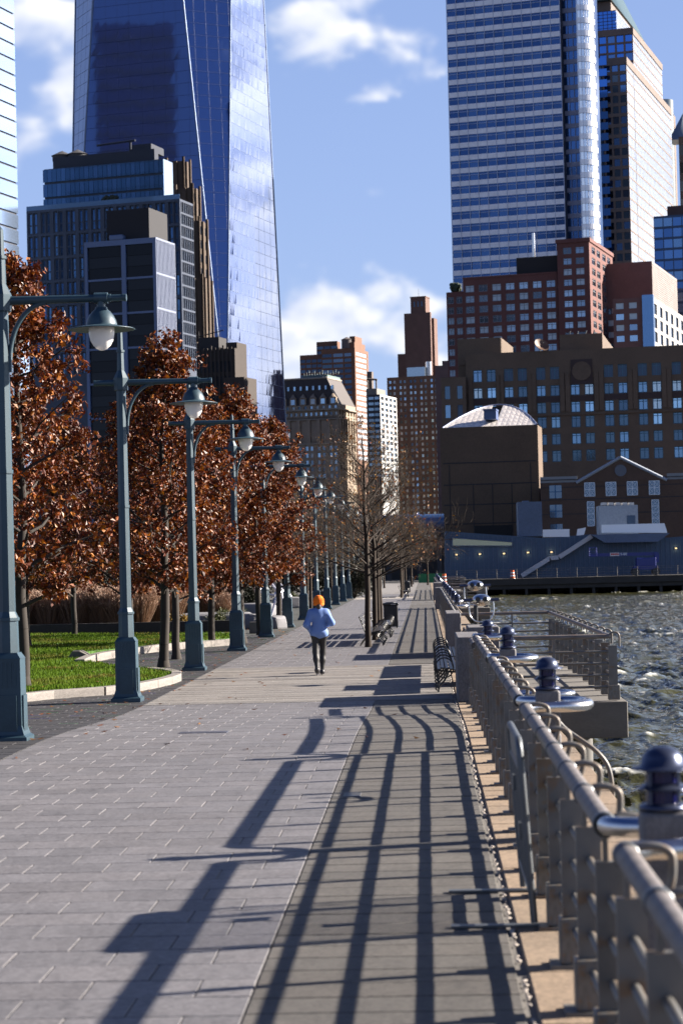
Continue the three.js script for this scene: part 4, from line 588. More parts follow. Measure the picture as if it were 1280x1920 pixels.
{ // boxy brown hall with curved bright roof
  const b = building('brick_hall', 'windowless brown brick hall under a bright curved panelled roof', { d: 330, al: 8 * Math.PI / 180, lx: 824, cx: 1007, rx: 1015, top: 796 }), br = wallM(0.105, 0.068, 0.042), dk = std(0.02, 0.018, 0.02);
  const X = (px) => -b.W + (px - 824) / (1007 - 824) * b.W, Y = (py) => b.yAt(py);
  mesh('wall', [solid(b)], br, b.g);
  const lines = []; for (const y of [863, 904, 942, 978]) lines.push(fb(b, 'f', -b.W + 0.4, -0.4, Y(y) - 0.09, Y(y) + 0.09, -0.02, 0.05)); for (const x of [840, 884, 920, 956, 992]) lines.push(fb(b, 'f', X(x) - 0.06, X(x) + 0.06, 2, Y(x > 870 && x < 970 ? 905 : 866), -0.02, 0.052));
  mesh('joint_band', lines, dk, b.g); mesh('doorway', fb(b, 'f', X(885), X(955), 3, Y(982), 0.002, 0.1), std(0.008, 0.007, 0.007), b.g);
  // curved roof: panels rising from the eave to an arch, each its own sheet
  const x0 = X(829), x1 = X(1006), hh = Y(754) - b.H + 0.85, n = 18, m = 5, R = rng(60), pm = varied(4, 0.84, 0.78, 0.74, 0.08, { roughness: 0.45, metalness: 0.3, map: mottleTex }, 61), depth = 14;
  const arch = (u) => hh * (1 - Math.pow(Math.abs(2 * u - 1), 2)) , P = (u, w) => V(lerp(x0, x1, u), b.H + 0.05 + arch(u) * w, -0.1 - depth * arch(u) / hh * w);
  for (let i = 0; i < n; i++) for (let j = 0; j < m; j++) { const u0 = i / n, u1 = (i + 0.985) / n; if (u0 > 0.425 && u1 < 0.56 && j > 1) continue; const w0 = j / m, w1 = (j + 0.98) / m; const a = P(u0, w0), c = P(u1, w0), d = P(u1, w1), e = P(u0, w1), mid = a.clone().add(c).add(d).add(e).multiplyScalar(0.25).add(V((R() - 0.5) * 0.06, 0.05, 0.0)); const pos = []; for (const [p, q] of [[a, c], [c, d], [d, e], [e, a]]) pos.push(...p.toArray(), ...q.toArray(), ...mid.toArray()); const G = new THREE.BufferGeometry(); G.setAttribute('position', new THREE.Float32BufferAttribute(pos, 3)); G.computeVertexNormals(); mesh('roof_panel', G, pm[Math.floor(R() * 4)], b.g); }
  mesh('roof_rim', tube(Array.from({ length: 25 }, (_, k) => P(k / 24, 1.0)), 0.14, 48, 6), std(0.20, 0.22, 0.32, { metalness: 0.5, roughness: 0.4 }), b.g);
  mesh('roof_back', [prism([[x0, 0], [x1, 0], ...Array.from({ length: 13 }, (_, k) => [lerp(x1, x0, k / 12), arch(1 - k / 12) * 0.97])], 0.3).translate(0, b.H, -depth - 0.5)], dk, b.g);
  mesh('dormer', [box(X(906), X(929), b.H + 1.2, Y(765), -4.2, -0.9), box(X(905), X(930), Y(765), Y(762), -4.2, -0.6)], std(0.03, 0.06, 0.16, { roughness: 0.4 }), b.g);
}
{ // gabled brick pavilion with white lattice windows
  const b = building('gabled_pavilion', 'brown brick pavilion with a wide gable and white lattice windows', { d: 316, al: 6 * Math.PI / 180, lx: 1012, cx: 1330, rx: 1336, top: 896 }), br = wallM(0.085, 0.05, 0.035), wht = std(0.5, 0.56, 0.62), dk = std(0.02, 0.02, 0.025);
  const px = F / 316, X = (p) => -b.W + (p - 1012) / (1330 - 1012) * b.W, Y = (py) => atDepth(1160, py, 322).y;
  mesh('wall', [solid(b, 0, b.H)], br, b.g);
  mesh('gable', prism([[X(1083), 0], [X(1247), 0], [X(1164), Y(862) - b.H]], 5).translate(0, b.H, -4.9), br, b.g);
  for (const [a, c] of [[[X(1080), b.H - 0.1], [X(1164), Y(860)]], [[X(1164), Y(860)], [X(1250), b.H - 0.1]]]) mesh('gable_cornice', bar(V(...a, 0.2), V(...c, 0.2), 0.25, 4), std(0.22, 0.25, 0.3), b.g);
  mesh('round_window', new THREE.CylinderGeometry(11 / px, 11 / px, 0.15, 28).rotateX(Math.PI / 2).translate(X(1164), Y(884), 0.12), std(0.05, 0.06, 0.09, { roughness: 0.3 }), b.g);
  const lat = (xc, y0, y1, w, nx, ny) => { const c = X(xc), hw = w / 2 / px, a = Y(y0), e = Y(y1), m = mesh('window', box(c - hw, c + hw, e, a, 0.002, 0.06), GL.dark[2], b.g), g = []; for (let k = 0; k <= nx; k++) { const x = lerp(c - hw, c + hw, k / nx); g.push(box(x - 0.05, x + 0.05, e, a, 0.062, 0.14)); } for (let k = 0; k <= ny; k++) { const y = lerp(e, a, k / ny); g.push(box(c - hw, c + hw, y - 0.05, y + 0.05, 0.062, 0.13)); } for (let i = 0; i < nx; i++) for (let j = 0; j < ny; j++) { const q0 = V(lerp(c - hw, c + hw, i / nx), lerp(e, a, j / ny), 0.1), q1 = V(lerp(c - hw, c + hw, (i + 1) / nx), lerp(e, a, (j + 1) / ny), 0.1); g.push(bar(q0, q1, 0.035, 4), bar(V(q0.x, q1.y, 0.1), V(q1.x, q0.y, 0.1), 0.035, 4)); } mesh('window_lattice', g, wht, m); };
  for (const x of [1105, 1145, 1185, 1226]) lat(x, 905, 930, 19, 2, 2);
  for (const x of [1106, 1227]) lat(x, 940, 985, 13, 1, 4);
  for (const y of [908, 944, 980]) { const m = mesh('window', fb(b, 'f', X(1029), X(1052), Y(y + 24), Y(y), 0.002, 0.06), GL.dark[2], b.g); mesh('window_frame', [fb(b, 'f', X(1040) - 0.08, X(1040) + 0.08, Y(y + 24), Y(y), 0.062, 0.12), fb(b, 'f', X(1029), X(1052), Y(y + 12) - 0.06, Y(y + 12) + 0.06, 0.062, 0.11)], std(0.03, 0.10, 0.2), m); }
  const bands = []; for (const y of [898, 912, 935, 962]) bands.push(fb(b, 'f', -b.W, 0, Y(y) - 0.06, Y(y) + 0.06, 0.002, 0.05)); mesh('brick_course', bands, dk, b.g);
  mesh('parapet_rail', [fb(b, 'f', -b.W, X(1082), b.H, b.H + 0.9, -0.3, -0.1), fb(b, 'f', X(1250), 0, b.H, b.H + 0.9, -0.3, -0.1)], std(0.18, 0.19, 0.2), b.g);
}
{ // pier with the low blue building
  const d = 284, Z = -d, xa = atDepth(832, 1080, d).x, xb = 70, w = std(0.035, 0.032, 0.03, { map: mottleTex });
  const t = thing('river_pier', 'long dark timber pier on piles across the water', 'pier', [xa, 0, Z + 6]);
  mesh('pier_deck', box(-3, xb - xa, -0.7, 0.12, -22, 0), w, t); mesh('fender_beam', box(-3, xb - xa, -1.25, -0.72, -0.9, -0.3), w, t);
  for (let k = 0; k < 22; k++) { mesh('pile', cyl(0.22, 0.22, 4, k * 2.9 - 1, -4.5, -0.6, 10), w, t); mesh('pile', cyl(0.22, 0.22, 4, k * 2.9 - 0.2, -4.5, -7, 8), w, t); }
  const f = thing('pier_fence', 'thin metal post fence along the edge of the pier', 'fence', [xa, 0.12, Z + 5.6]);
  for (let k = 0; k < 22; k++) mesh('fence_post', bar(V(k * 2.6 - 1, 0, 0), V(k * 2.6 - 1, 1.25, 0), 0.045, 6), M.galv, f); for (const h of [0.25, 0.6, 0.95, 1.2]) mesh('fence_rail', bar(V(-1, h, 0), V(21 * 2.6, h, 0), 0.018, 5), M.darkSteel, f);
}
{ // blue clad building on the pier
  const d = 288, P = (px, py) => { const p = atDepth(px, py, d); return [p.x, p.y]; }, cl = std(0.035, 0.075, 0.14, { roughness: 0.5, map: wallTex }), cl2 = std(0.085, 0.125, 0.21, { roughness: 0.5, map: wallTex }), o = P(834, 1078);
  const t = thing('blue_pavilion', 'low blue clad pavilion with slanting roof and diagonal stair on the pier', 'building', [o[0], 0.1, -d]);
  const L = (px, py) => { const p = P(px, py); return [p[0] - o[0], p[1] - 0.1]; };
  const poly = [[834, 1078], [834, 996], [1020, 1009], [1104, 1002], [1250, 1008], [1330, 1002], [1330, 1078]].map(([x, y]) => L(x, y)); poly[0][1] = poly[6][1] = 0;
  mesh('wall', prism(poly, 12).translate(0, 0, -12), cl, t);
  const seams = []; for (let x = 842; x < 1325; x += 9) { const top = x < 1020 ? lerp(997, 1009, (x - 834) / 186) : x < 1104 ? lerp(1009, 1002, (x - 1020) / 84) : 1008; const [a, b] = L(x, top + 2); seams.push(box(a - 0.03, a + 0.03, 0.1, b, 0.001, 0.06)); } mesh('cladding_seam', seams, cl2, t);
  const win = [[847, 1008], [960, 1016], [960, 1024], [847, 1024]].map(([x, y]) => L(x, y)); const wn = mesh('strip_window', prism(win, 0.08).translate(0, 0, 0.065), glassM(0.35, 0.34, 0.24, 0.15, 0.6), t); mesh('window_frame', [[0, 1], [1, 2], [2, 3], [3, 0]].map(([a, b]) => bar(V(...win[a], 0.15), V(...win[b], 0.15), 0.09, 4)), cl2, wn);
  for (const [x, y] of [[855, 1040], [899, 1039], [944, 1038], [989, 1036], [1033, 1035], [1266, 1028]]) { const [a, b] = L(x, y), m = mesh('wall_lamp', box(a - 0.14, a + 0.14, b - 0.09, b + 0.09, 0.06, 0.2), new THREE.MeshStandardMaterial({ color: 0x221a10, emissive: new THREE.Color(1, 0.75, 0.4), emissiveIntensity: 0.3 }), t); void m; const q = new THREE.PointLight(new THREE.Color(1, 0.75, 0.4), 0.2); q.position.set(a, b, 0.3); q.castShadow = true; t.add(q); q.name = 'wall_lamp_light'; }
  const st = [[975, 1077], [1028, 1044], [1045, 1042], [1106, 1003]].map(([x, y]) => L(x, y)); for (let k = 0; k < 3; k++) { const a = st[k], b = st[k + 1], ang = Math.atan2(b[1] - a[1], b[0] - a[0]), len = Math.hypot(b[0] - a[0], b[1] - a[1]); mesh('stair_parapet', box(0, len, -0.5, 0.06, 0.07, 1.2).rotateZ(ang).translate(a[0], a[1], 0), std(0.42, 0.42, 0.44), t); }
  const can = [[1104, 1003], [1250, 1000], [1228, 1016], [1130, 1018]].map(([x, y]) => L(x, y)); mesh('canopy', prism(can, 3).translate(0, 0, 0.07), cl2, t);
  for (const q of [[[1017, 1008], [1017, 994], [1067, 993], [1067, 1008]], [[1080, 1006], [1082, 993], [1098, 990], [1094, 1004]], [[1127, 1000], [1127, 985], [1245, 982], [1250, 1000]]]) { const pp = q.map(([x, y]) => L(x, y)); mesh('roof_screen', prism(pp, 0.2).rotateX(-0.22).translate(0, pp[0][1] * 0.025 + 0.05, -0.2 + pp[0][1] * 0.22), std(0.75, 0.74, 0.72, { roughness: 0.4 }), t); }
  const bx = (x0, x1, y0, y1, z0, z1, m, nm) => { const [a, b] = L(x0, y1), [c, e] = L(x1, y0); return mesh(nm, box(a, c, b, e, z0, z1), m, t); };
  bx(972, 1015, 940, 1006, -6, -0.5, cl2, 'lift_tower'); bx(980, 992, 938, 940, -4, -2, cl2, 'lift_cap'); const pr = bx(1128, 1200, 945, 1003, -9, -4, std(0.30, 0.34, 0.40, { roughness: 0.5, map: wallTex }), 'plant_box'); { const [a, b] = L(1180, 983), [c, e] = L(1195, 965); mesh('door', box(a, c, b, e, -3.99, -3.9), cl, pr); }
  mesh('plant_units', [0, 1, 2, 3, 4].map((k) => { const [a, b] = L(1134 + k * 13, 945); return box(a, a + 0.6, b, b + 0.35, -8, -5); }), std(0.4, 0.4, 0.4), t);
}
{ // blue boom lift parked in front of the pavilion
  const d = 281.5, p = atDepth(1210, 1074, d), t = thing('boom_lift', 'blue boom lift with folded arm parked before the blue pavilion', 'boom lift', [p.x, 0.12, -d]), bl = std(0.012, 0.022, 0.16, { roughness: 0.4 }), s = 281.5 / F, X = (px) => (px - 1210) * s, Y = (py) => (1074 - py) * s;
  mesh('boom', [box(X(1108), X(1232), Y(1037), Y(1031), -0.25, 0.25)], bl, t); mesh('boom_tip', [box(X(1120), X(1170), Y(1036), Y(1031.8), 0.252, 0.3)], bl, t);
  mesh('chassis', [new RoundedBoxGeometry(X(1228) - X(1192), 1.1, 1.8, 2, 0.1).translate((X(1228) + X(1192)) / 2, Y(1049), 0), box(X(1186), X(1232), Y(1063), Y(1056), -1, 1)], bl, t);
  for (const x of [1190, 1228]) for (const z of [-0.9, 0.9]) mesh('wheel', cyl(0.5, 0.5, 0.4, 0, -0.2, 0, 18).rotateX(Math.PI / 2).translate(X(x), 0.5, z), M.black, t);
  const bk = []; for (const x of [1106, 1119]) for (const z of [-0.6, 0.6]) bk.push(bar(V(X(x), Y(1036), z), V(X(x), Y(1020), z), 0.035, 5)); for (const h of [1036, 1028, 1020]) bk.push(bar(V(X(1106), Y(h), 0.6), V(X(1119), Y(h), 0.6), 0.035, 5), bar(V(X(1106), Y(h), -0.6), V(X(1119), Y(h), -0.6), 0.035, 5)); mesh('basket', bk, bl, t);
  mesh('counterweight', box(X(1226), X(1234), Y(1050), Y(1032), -0.6, 0.6), bl, t);
  const font = await new FontLoader().loadAsync('fonts/droid/droid_sans_bold.typeface.json'), tx = new TextGeometry('S-60', { font, size: 0.33, depth: 0.01, curveSegments: 3 }).translate(X(1163), Y(1035.6), 0.3); mesh('model_lettering', tx, std(0.55, 0.6, 0.65), t);
  mesh('maker_plate', box(X(1144), X(1161), Y(1036.5), Y(1030.5), 0.305, 0.32), std(0.6, 0.6, 0.6), t); mesh('plate_mark', [0, 1, 2, 3].map((k) => box(X(1145.5 + k * 3.8), X(1148.6 + k * 3.8), Y(1034.8), Y(1031.6), 0.321, 0.33)), std(0.4, 0.02, 0.03), t);
}
{ // orange construction barrels
  const mk = () => { const t = thing('traffic_barrel', '', 'traffic barrel', [0, 0, 0], 0, 'striped barrels by the pier'); [['band', 0.0, 0.3, 0.3, 0.29, 0], ['band', 0.3, 0.48, 0.285, 0.275, 1], ['band', 0.48, 0.68, 0.27, 0.262, 0], ['band', 0.68, 0.84, 0.258, 0.25, 1], ['band', 0.84, 1.1, 0.248, 0.235, 0]].forEach(([n, a, b, r0, r1, w]) => mesh(n, cyl(r0, r1, b - a - 0.003, 0, a, 0, 18), w ? std(0.7, 0.7, 0.7) : std(0.55, 0.09, 0.015), t)); mesh('base_ring', cyl(0.4, 0.38, 0.06, 0, 0, 0, 18), M.black, t); return t; };
  const a = mk(), p = atDepth(832, 1079, 250), q = atDepth(960, 1076, 280); a.position.set(p.x, 0, p.z); a.userData.label = 'orange and white traffic barrel at the end of the promenade railing'; dup(a, [q.x, 0.12, q.z], 0, 'orange and white traffic barrel on the pier below the stair');
}
// ---- left side of the avenue
{ const b = building('pale_glass_tower', 'pale blue glass tower with dark sloping floor lines at the edge of the avenue', { d: 400, lx: -300, cx: -70, rx: 37, top: 490 }), g0 = glassM(0.34, 0.44, 0.60, 0.12, 0.85), dk = std(0.03, 0.035, 0.05); b.H = 190; const fl = 3.1;
  mesh('tower_core', box(-b.W + 0.1, -0.3, 0, 190, -b.D + 0.1, -0.3), dk, b.g); for (let k = 8; k < 60; k++) mesh('window_band', box(-b.W, 0, k * fl, k * fl + fl * 0.86, -b.D, 0), g0, b.g);
  const c = building('louvred_block', 'pale blue louvred block behind the lawn oaks', { d: 520, lx: -40, cx: 20, rx: 52, top: 498 }); mesh('block_core', box(-c.W + 0.2, -0.3, 0, c.H, -c.D + 0.2, -0.3), dk, c.g); for (let k = 0; k < 34; k++) mesh('louvre_band', box(-c.W, 0, c.H - k * 2.2 - 1.7, c.H - k * 2.2, -c.D, 0), g0, c.g); }
{ // blue-grey mid-rise with slim piers
  const b = building('pier_front_block', 'blue grey mid rise with slim stone piers and a glazed top storey', { d: 450, lx: 50, cx: 337, rx: 362, top: 372 }), st = wallM(0.040, 0.055, 0.092), gl = [glassM(0.05, 0.11, 0.22), glassM(0.035, 0.08, 0.17), glassM(0.08, 0.16, 0.28), glassM(0.015, 0.03, 0.06)], rp = 46 / F * 450;
  mesh('wall', [core(b), ...grid(b, 'f', { y0: b.H - rp * 7.02, y1: b.H - 0.3, rows: 7, cols: 24, ww: 0.66, wh: 0.9, pair: 0.1, glass: gl, frame: st, mv: 0, mh: [0.42], bar: 0.25, seed: 62, rec: 0.5 }), ...grid(b, 'r', { y0: b.H - rp * 7.02, y1: b.H - 0.3, rows: 14, cols: 7, ww: 0.8, wh: 0.85, glass: gl, seed: 63, rec: 0.3 })], st, b.g);
  const v2 = addVol(b, { d: 456, lx: 80, cx: 306, rx: 324, top: 297 }), top = std(0.10, 0.16, 0.26, { roughness: 0.4 });
  mesh('top_storey', [box(v2.ox - v2.W + 0.3, v2.ox - 0.3, b.H - 1, v2.H, v2.oz - v2.D + 0.3, v2.oz - 0.3), fb(v2, 'f', -v2.W, 0, b.H, b.H + 0.4, -0.3, 0)], std(0.02, 0.03, 0.05), b.g);
  const cw = v2.W / 26, ph = (v2.H - b.H) / 3; for (let r = 0; r < 3; r++) for (let c = 0; c < 26; c++) mesh('glass_panel', fb(v2, 'f', -v2.W + c * cw + 0.04, -v2.W + (c + 1) * cw - 0.04, b.H + r * ph + (r ? 0.35 : 0), b.H + (r + 1) * ph - 0.15, -0.3, -0.1), [glassM(0.04, 0.085, 0.16), glassM(0.05, 0.10, 0.19)][(c * 7 + r * 3) % 5 > 2 ? 1 : 0], b.g);
  mesh('side_glazing', fb(v2, 'r', 0.3, v2.D, b.H, v2.H, -0.3, -0.05), glassM(0.30, 0.38, 0.50, 0.15, 0.8), b.g);
  mesh('roof_screen', [box(v2.ox - v2.W + 2, v2.ox - 2.5, v2.H, v2.H + 2.6, v2.oz - v2.D + 2, v2.oz - 1.2)], std(0.010, 0.015, 0.03), b.g);
  for (const x of [0.07, 0.2]) mesh('water_tank', [cyl(2.2, 2.2, 1.2, v2.ox - v2.W * (1 - x), v2.H + 2.6, v2.oz - 6, 12), new THREE.ConeGeometry(2.5, 1.2, 12).translate(v2.ox - v2.W * (1 - x), v2.H + 4.4, v2.oz - 6)], std(0.03, 0.03, 0.035), b.g);
  mesh('roof_crane', [bar(V(v2.ox - v2.W * 0.62, v2.H + 5.2, v2.oz - 5), V(v2.ox - v2.W * 0.3, v2.H + 5.6, v2.oz - 5), 0.25, 5), bar(V(v2.ox - v2.W * 0.34, v2.H + 2, v2.oz - 5), V(v2.ox - v2.W * 0.34, v2.H + 5.6, v2.oz - 5), 0.3, 5), box(v2.ox - v2.W * 0.3, v2.ox - 4, v2.H + 2.6, v2.H + 4.2, v2.oz - 10, v2.oz - 3)], std(0.010, 0.015, 0.03), b.g);
  mesh('terrace_rail', fb(b, 'f', -b.W, 0, b.H, b.H + 1, -0.1, -0.04), glassM(0.08, 0.13, 0.2, 0.1, 0.7), b.g);
  const R = rng(64), sh = []; for (let k = 0; k < 50; k++) sh.push(new THREE.IcosahedronGeometry(0.35 + R() * 0.3, 0).translate(-b.W * 0.47 + (R() - 0.5) * 3, b.H + 0.5 + R() * 1.4, -1 - R())); mesh('terrace_shrub', sh, std(0.012, 0.018, 0.012), b.g);
}
{ // black glass block with pale frame
  const b = building('black_glass_block', 'black glass block in a blue grey frame with pale gridded side', { d: 350, lx: 158, cx: 291, rx: 326, top: 444 }), fr = std(0.075, 0.115, 0.22, { roughness: 0.45 }), sd = std(0.16, 0.185, 0.26, { roughness: 0.45 });
  mesh('block_core', core(b, 0, b.H, 0.6), std(0.01, 0.011, 0.016), b.g);
  const W = b.W, rp = 66 / F * 350, frame = [fb(b, 'f', -W, 0, b.H - 0.9, b.H, -0.6, 0), fb(b, 'f', -W, -W + 0.5, 0, b.H - 0.9, -0.6, 0), fb(b, 'f', -0.5, -0.001, 0, b.H - 0.9, -0.6, 0), fb(b, 'f', -W * 0.48, -W * 0.42, 0, b.H - 0.9, -0.6, 0)];
  for (let k = 1; k < 9; k++) frame.push(fb(b, 'f', -W + 0.5, -W * 0.48, b.H - 0.9 - k * rp, b.H - 0.55 - k * rp, -0.6, -0.1), fb(b, 'f', -W * 0.42, -0.5, b.H - 0.9 - k * rp, b.H - 0.55 - k * rp, -0.6, -0.1)); mesh('frame', frame, fr, b.g);
  for (let k = 0; k < 9; k++) for (const [a, c] of [[-W + 0.5, -W * 0.48], [-W * 0.42, -0.5]]) for (let q = 0; q < 3; q++) mesh('glass_panel', fb(b, 'f', a, c, b.H - 0.9 - (k + 1) * rp + 0.35 + q * (rp - 0.35) / 3 + 0.03, b.H - 0.9 - (k + 1) * rp + 0.35 + (q + 1) * (rp - 0.35) / 3 - 0.03, -0.58, -0.4), GL.black[(k + q) % 2], b.g);
  const g = []; for (let k = 0; k <= 14; k++) g.push(fb(b, 'r', b.D * k / 14 - 0.09, b.D * k / 14 + 0.09, 0, b.H, -0.1, 0.16)); for (let k = 0; k < 14; k++) g.push(fb(b, 'r', 0, b.D, b.H - 0.3 - k * rp, b.H - k * rp, -0.1, 0.14)); mesh('side_grid', g, sd, b.g); for (let k = 0; k < 12; k++) mesh('side_glazing', fb(b, 'r', 0.6, b.D, b.H - 0.3 - (k + 1) * rp, b.H - k * rp - 0.32, -0.5, -0.2), glassM(0.16, 0.21, 0.34, 0.15, 0.8), b.g);
  mesh('roof_house', box(-W * 0.72, -W * 0.12, b.H, b.H + 5.2, -9, -1.2), std(0.008, 0.008, 0.012), b.g); mesh('roof_unit', [new RoundedBoxGeometry(2.4, 0.9, 2, 2, 0.2).translate(-W * 0.55, b.H + 0.45, -0.9)], fr, b.g);
}
{ // brown setback tower
  const br = wallM(0.075, 0.05, 0.034); const b = building('brown_setback_tower', 'brown stone tower stepping up in narrow piers behind the mid rise', { d: 640, lx: 200, cx: 345, rx: 359, top: 300 });
  const vs = [b, addVol(b, { d: 637, lx: 200, cx: 362, rx: 377, top: 350 }), addVol(b, { d: 634, lx: 200, cx: 374, rx: 391, top: 412 }), addVol(b, { d: 630, lx: 200, cx: 384, rx: 411, top: 640 }), addVol(b, { d: 632, lx: 200, cx: 380, rx: 400, top: 520 })];
  vs.forEach((v, i) => { const g = [core(v, 0, v.H, 0.6)], n = Math.max(2, Math.round(v.D / 3.2)); for (const [f, L, b0, nn] of [['r', v.D, 0, n], ['f', Math.min(v.W, 24), -Math.min(v.W, 24), 8]]) for (let k = 0; k <= nn; k++) g.push(fb(v, f, b0 + L * k / nn - 0.6 + (k === 0 ? 0.6 : 0), b0 + L * k / nn + 0.6 - (k === nn ? 0.6 : 0), 0, v.H + (k % 2 ? 0 : 1.2), -0.6, 0)); mesh('stone_piers', g, br, b.g); const gl = []; for (let r = 0; r < 14; r++) gl.push(fb(v, 'r', 0.7, v.D - 0.6, v.H - 4 - r * 4.2, v.H - 1.6 - r * 4.2, -0.58, -0.45)); mesh('window_strip', gl, GL.dark[1], b.g); });
}
{ // dark deco block with stepped crown
  const br = wallM(0.035, 0.026, 0.022); const b = building('dark_deco_block', 'dark brown block with stepped crown below the skyscraper', { d: 590, lx: 350, cx: 440, rx: 462, top: 652 });
  const v2 = addVol(b, { d: 588, lx: 420, cx: 458, rx: 481, top: 706 }), v3 = addVol(b, { d: 592, lx: 424, cx: 444, rx: 462, top: 641 }), g = [solid(b), solid(v2), solid(v3)];
  for (let k = 0; k < 12; k++) g.push(fb(b, 'f', -b.W + b.W * k / 12, -b.W + b.W * k / 12 + 0.45, 0, b.H + (k % 3 ? 0.3 : 0.9), 0.002, 0.35));
  mesh('wall', g, br, b.g); for (let r = 0; r < 5; r++) for (let c = 0; c < 11; c++) mesh('window', fb(b, 'f', -b.W + b.W * (c + 0.32) / 12, -b.W + b.W * (c + 0.85) / 12, b.H - 6.5 - r * 4.2, b.H - 3.5 - r * 4.2, 0.002, 0.08), GL.black[(r + c) % 2], b.g);
  mesh('roof_house', [box(-b.W * 0.8, -b.W * 0.38, b.H, b.H + 3.6, -8, -2), bar(V(-b.W * 0.85, b.H + 4, -3), V(-b.W * 0.3, b.H + 5.5, -3), 0.15, 4), ...[0.82, 0.6, 0.4].map((q) => bar(V(-b.W * q, b.H, -3), V(-b.W * q, b.H + 5.5, -3), 0.12, 4))], std(0.015, 0.014, 0.016), b.g);
}
{ // ornate stone block with mansard roof
  const st = wallM(0.30, 0.235, 0.175), ro = std(0.035, 0.022, 0.020, { roughness: 0.6, map: wallTex }), fr = std(0.12, 0.2, 0.24);
  const b = building('mansard_block', 'ornate stone block with a steep dark mansard roof', { d: 1060, lx: 522, cx: 634, rx: 666, top: 757 }), px = F / 1060, Y = b.yAt, gl = [GL.mixed[0], GL.mixed[3], GL.mixed[1], GL.mixed[4], GL.mixed[2]];
  const o = { glass: gl, rec: 0.6, cols: 10, pair: 0.1 };
  const w = [core(b, 0, b.H, 0.6), ...grid({ ...b, H: Y(777) }, 'f', { ...o, y0: Y(898), y1: Y(832), rows: 5, ww: 0.5, wh: 0.6, seed: 65 }), ...grid({ ...b, H: b.H }, 'r', { glass: GL.dark, y0: Y(898), y1: b.H - 2, rows: 10, cols: 6, ww: 0.5, wh: 0.75, rec: 0.8, seed: 66 })];
  const hi = (y0, y1, cols, ww, wh, seed) => { const H0 = Y(y0) , H1 = Y(y1), vv = { ...b, H: H1 }; const pieces = grid(vv, 'f', { ...o, pair: 0, cols, y0: H0, y1: H1, rows: 1, ww, wh, seed }); return pieces.slice(0, -1); };
  w.push(...hi(827, 785, 6, 0.55, 0.92, 67), ...hi(783, 768, 12, 0.5, 0.6, 68), ...hi(766, 757, 10, 0.45, 0.6, 69));
  mesh('wall', w, st, b.g);
  const piers = []; for (let k = 0; k <= 6; k++) piers.push(fb(b, 'f', -b.W + b.W * k / 6 - 0.9 + (k ? 0 : 0.9), -b.W + b.W * k / 6 + 0.9 - (k === 6 ? 0.9 : 0), Y(829), Y(784), 0.002, 0.7)); for (let k = 0; k < 7; k++) piers.push(fb(b, 'r', b.D * k / 7, b.D * k / 7 + 1.1, Y(829), Y(784), 0.002, 0.8)); mesh('pilaster', piers, st, b.g);
  mesh('cornice', [...trim(b, Y(767.5), Y(765.5), 1.4), ...trim(b, Y(785), Y(783.5), 0.9), ...trim(b, Y(831), Y(829), 0.8)], wallM(0.33, 0.29, 0.24), b.g);
  for (let r = 0; r < 2; r++) for (let k = 0; k < 6; k++) mesh('teal_spandrel', fb(b, 'f', -b.W + b.W * (k + 0.24) / 6, -b.W + b.W * (k + 0.76) / 6, Y(802 + r * 14), Y(799 + r * 14), -0.5, -0.2), std(0.03, 0.09, 0.12), b.g);
  // mansard
  const y0 = b.H, y1 = Y(706), in0 = 3.4; const pos = [], q = (x0, x1, z0, z1, y) => [V(x0, y, z1), V(x1, y, z1), V(x1, y, z0), V(x0, y, z0)], A = q(-b.W, 0, -b.D, 0, y0), T = q(-b.W + 1, -in0 * 1.9, -b.D + 3, -2.0, y1), quad = (a, c, d, e) => { for (const p of [a, c, d, a, d, e]) pos.push(p.x, p.y, p.z); };
  for (let k = 0; k < 4; k++) quad(A[k], A[(k + 1) % 4], T[(k + 1) % 4], T[k]); quad(T[0], T[1], T[2], T[3]); const G = new THREE.BufferGeometry(); G.setAttribute('position', new THREE.Float32BufferAttribute(pos, 3)); G.computeVertexNormals(); mesh('mansard_roof', G, ro, b.g);
  mesh('roof_ridge', [bar(A[1], T[1], 0.3, 5), bar(T[0], T[1], 0.5, 5), bar(T[1], T[2], 0.6, 5)], wallM(0.35, 0.31, 0.26), b.g);
  for (let k = 0; k < 6; k++) { const x = -b.W + b.W * (k + 0.5) / 6; mesh('dormer', [box(x - 1.7, x + 1.7, y0, y0 + 3.6, -1.5, 0.5), new THREE.ConeGeometry(2.1, 2.4, 4).rotateY(0.785).translate(x, y0 + 4.8, -0.5)], st, b.g); mesh('dormer_window', box(x - 1.0, x + 1.0, y0 + 0.5, y0 + 3.0, 0.502, 0.6), gl[k % 4], b.g); }
  for (let k = 0; k < 9; k++) { const x = -b.W + b.W * (k + 0.6) / 9.6; mesh('roof_window', box(x - 0.5, x + 0.5, y0 + 7.6, y0 + 9.6, -1.9, -0.5), gl[k % 2], b.g); }
  mesh('roof_deck', box(-b.W * 0.62, -in0 * 1.9, y1, y1 + 1.6, -b.D + 4, -3), std(0.09, 0.14, 0.14), b.g); const an = []; for (let k = 0; k < 14; k++) an.push(bar(V(-b.W * 0.6 + k * 1.4, y1 + 1.6, -4), V(-b.W * 0.6 + k * 1.4, y1 + 2.6 + (k * 7 % 5) * 0.4, -4), 0.12, 4)); mesh('roof_antenna', an, std(0.25, 0.3, 0.3), b.g);
}
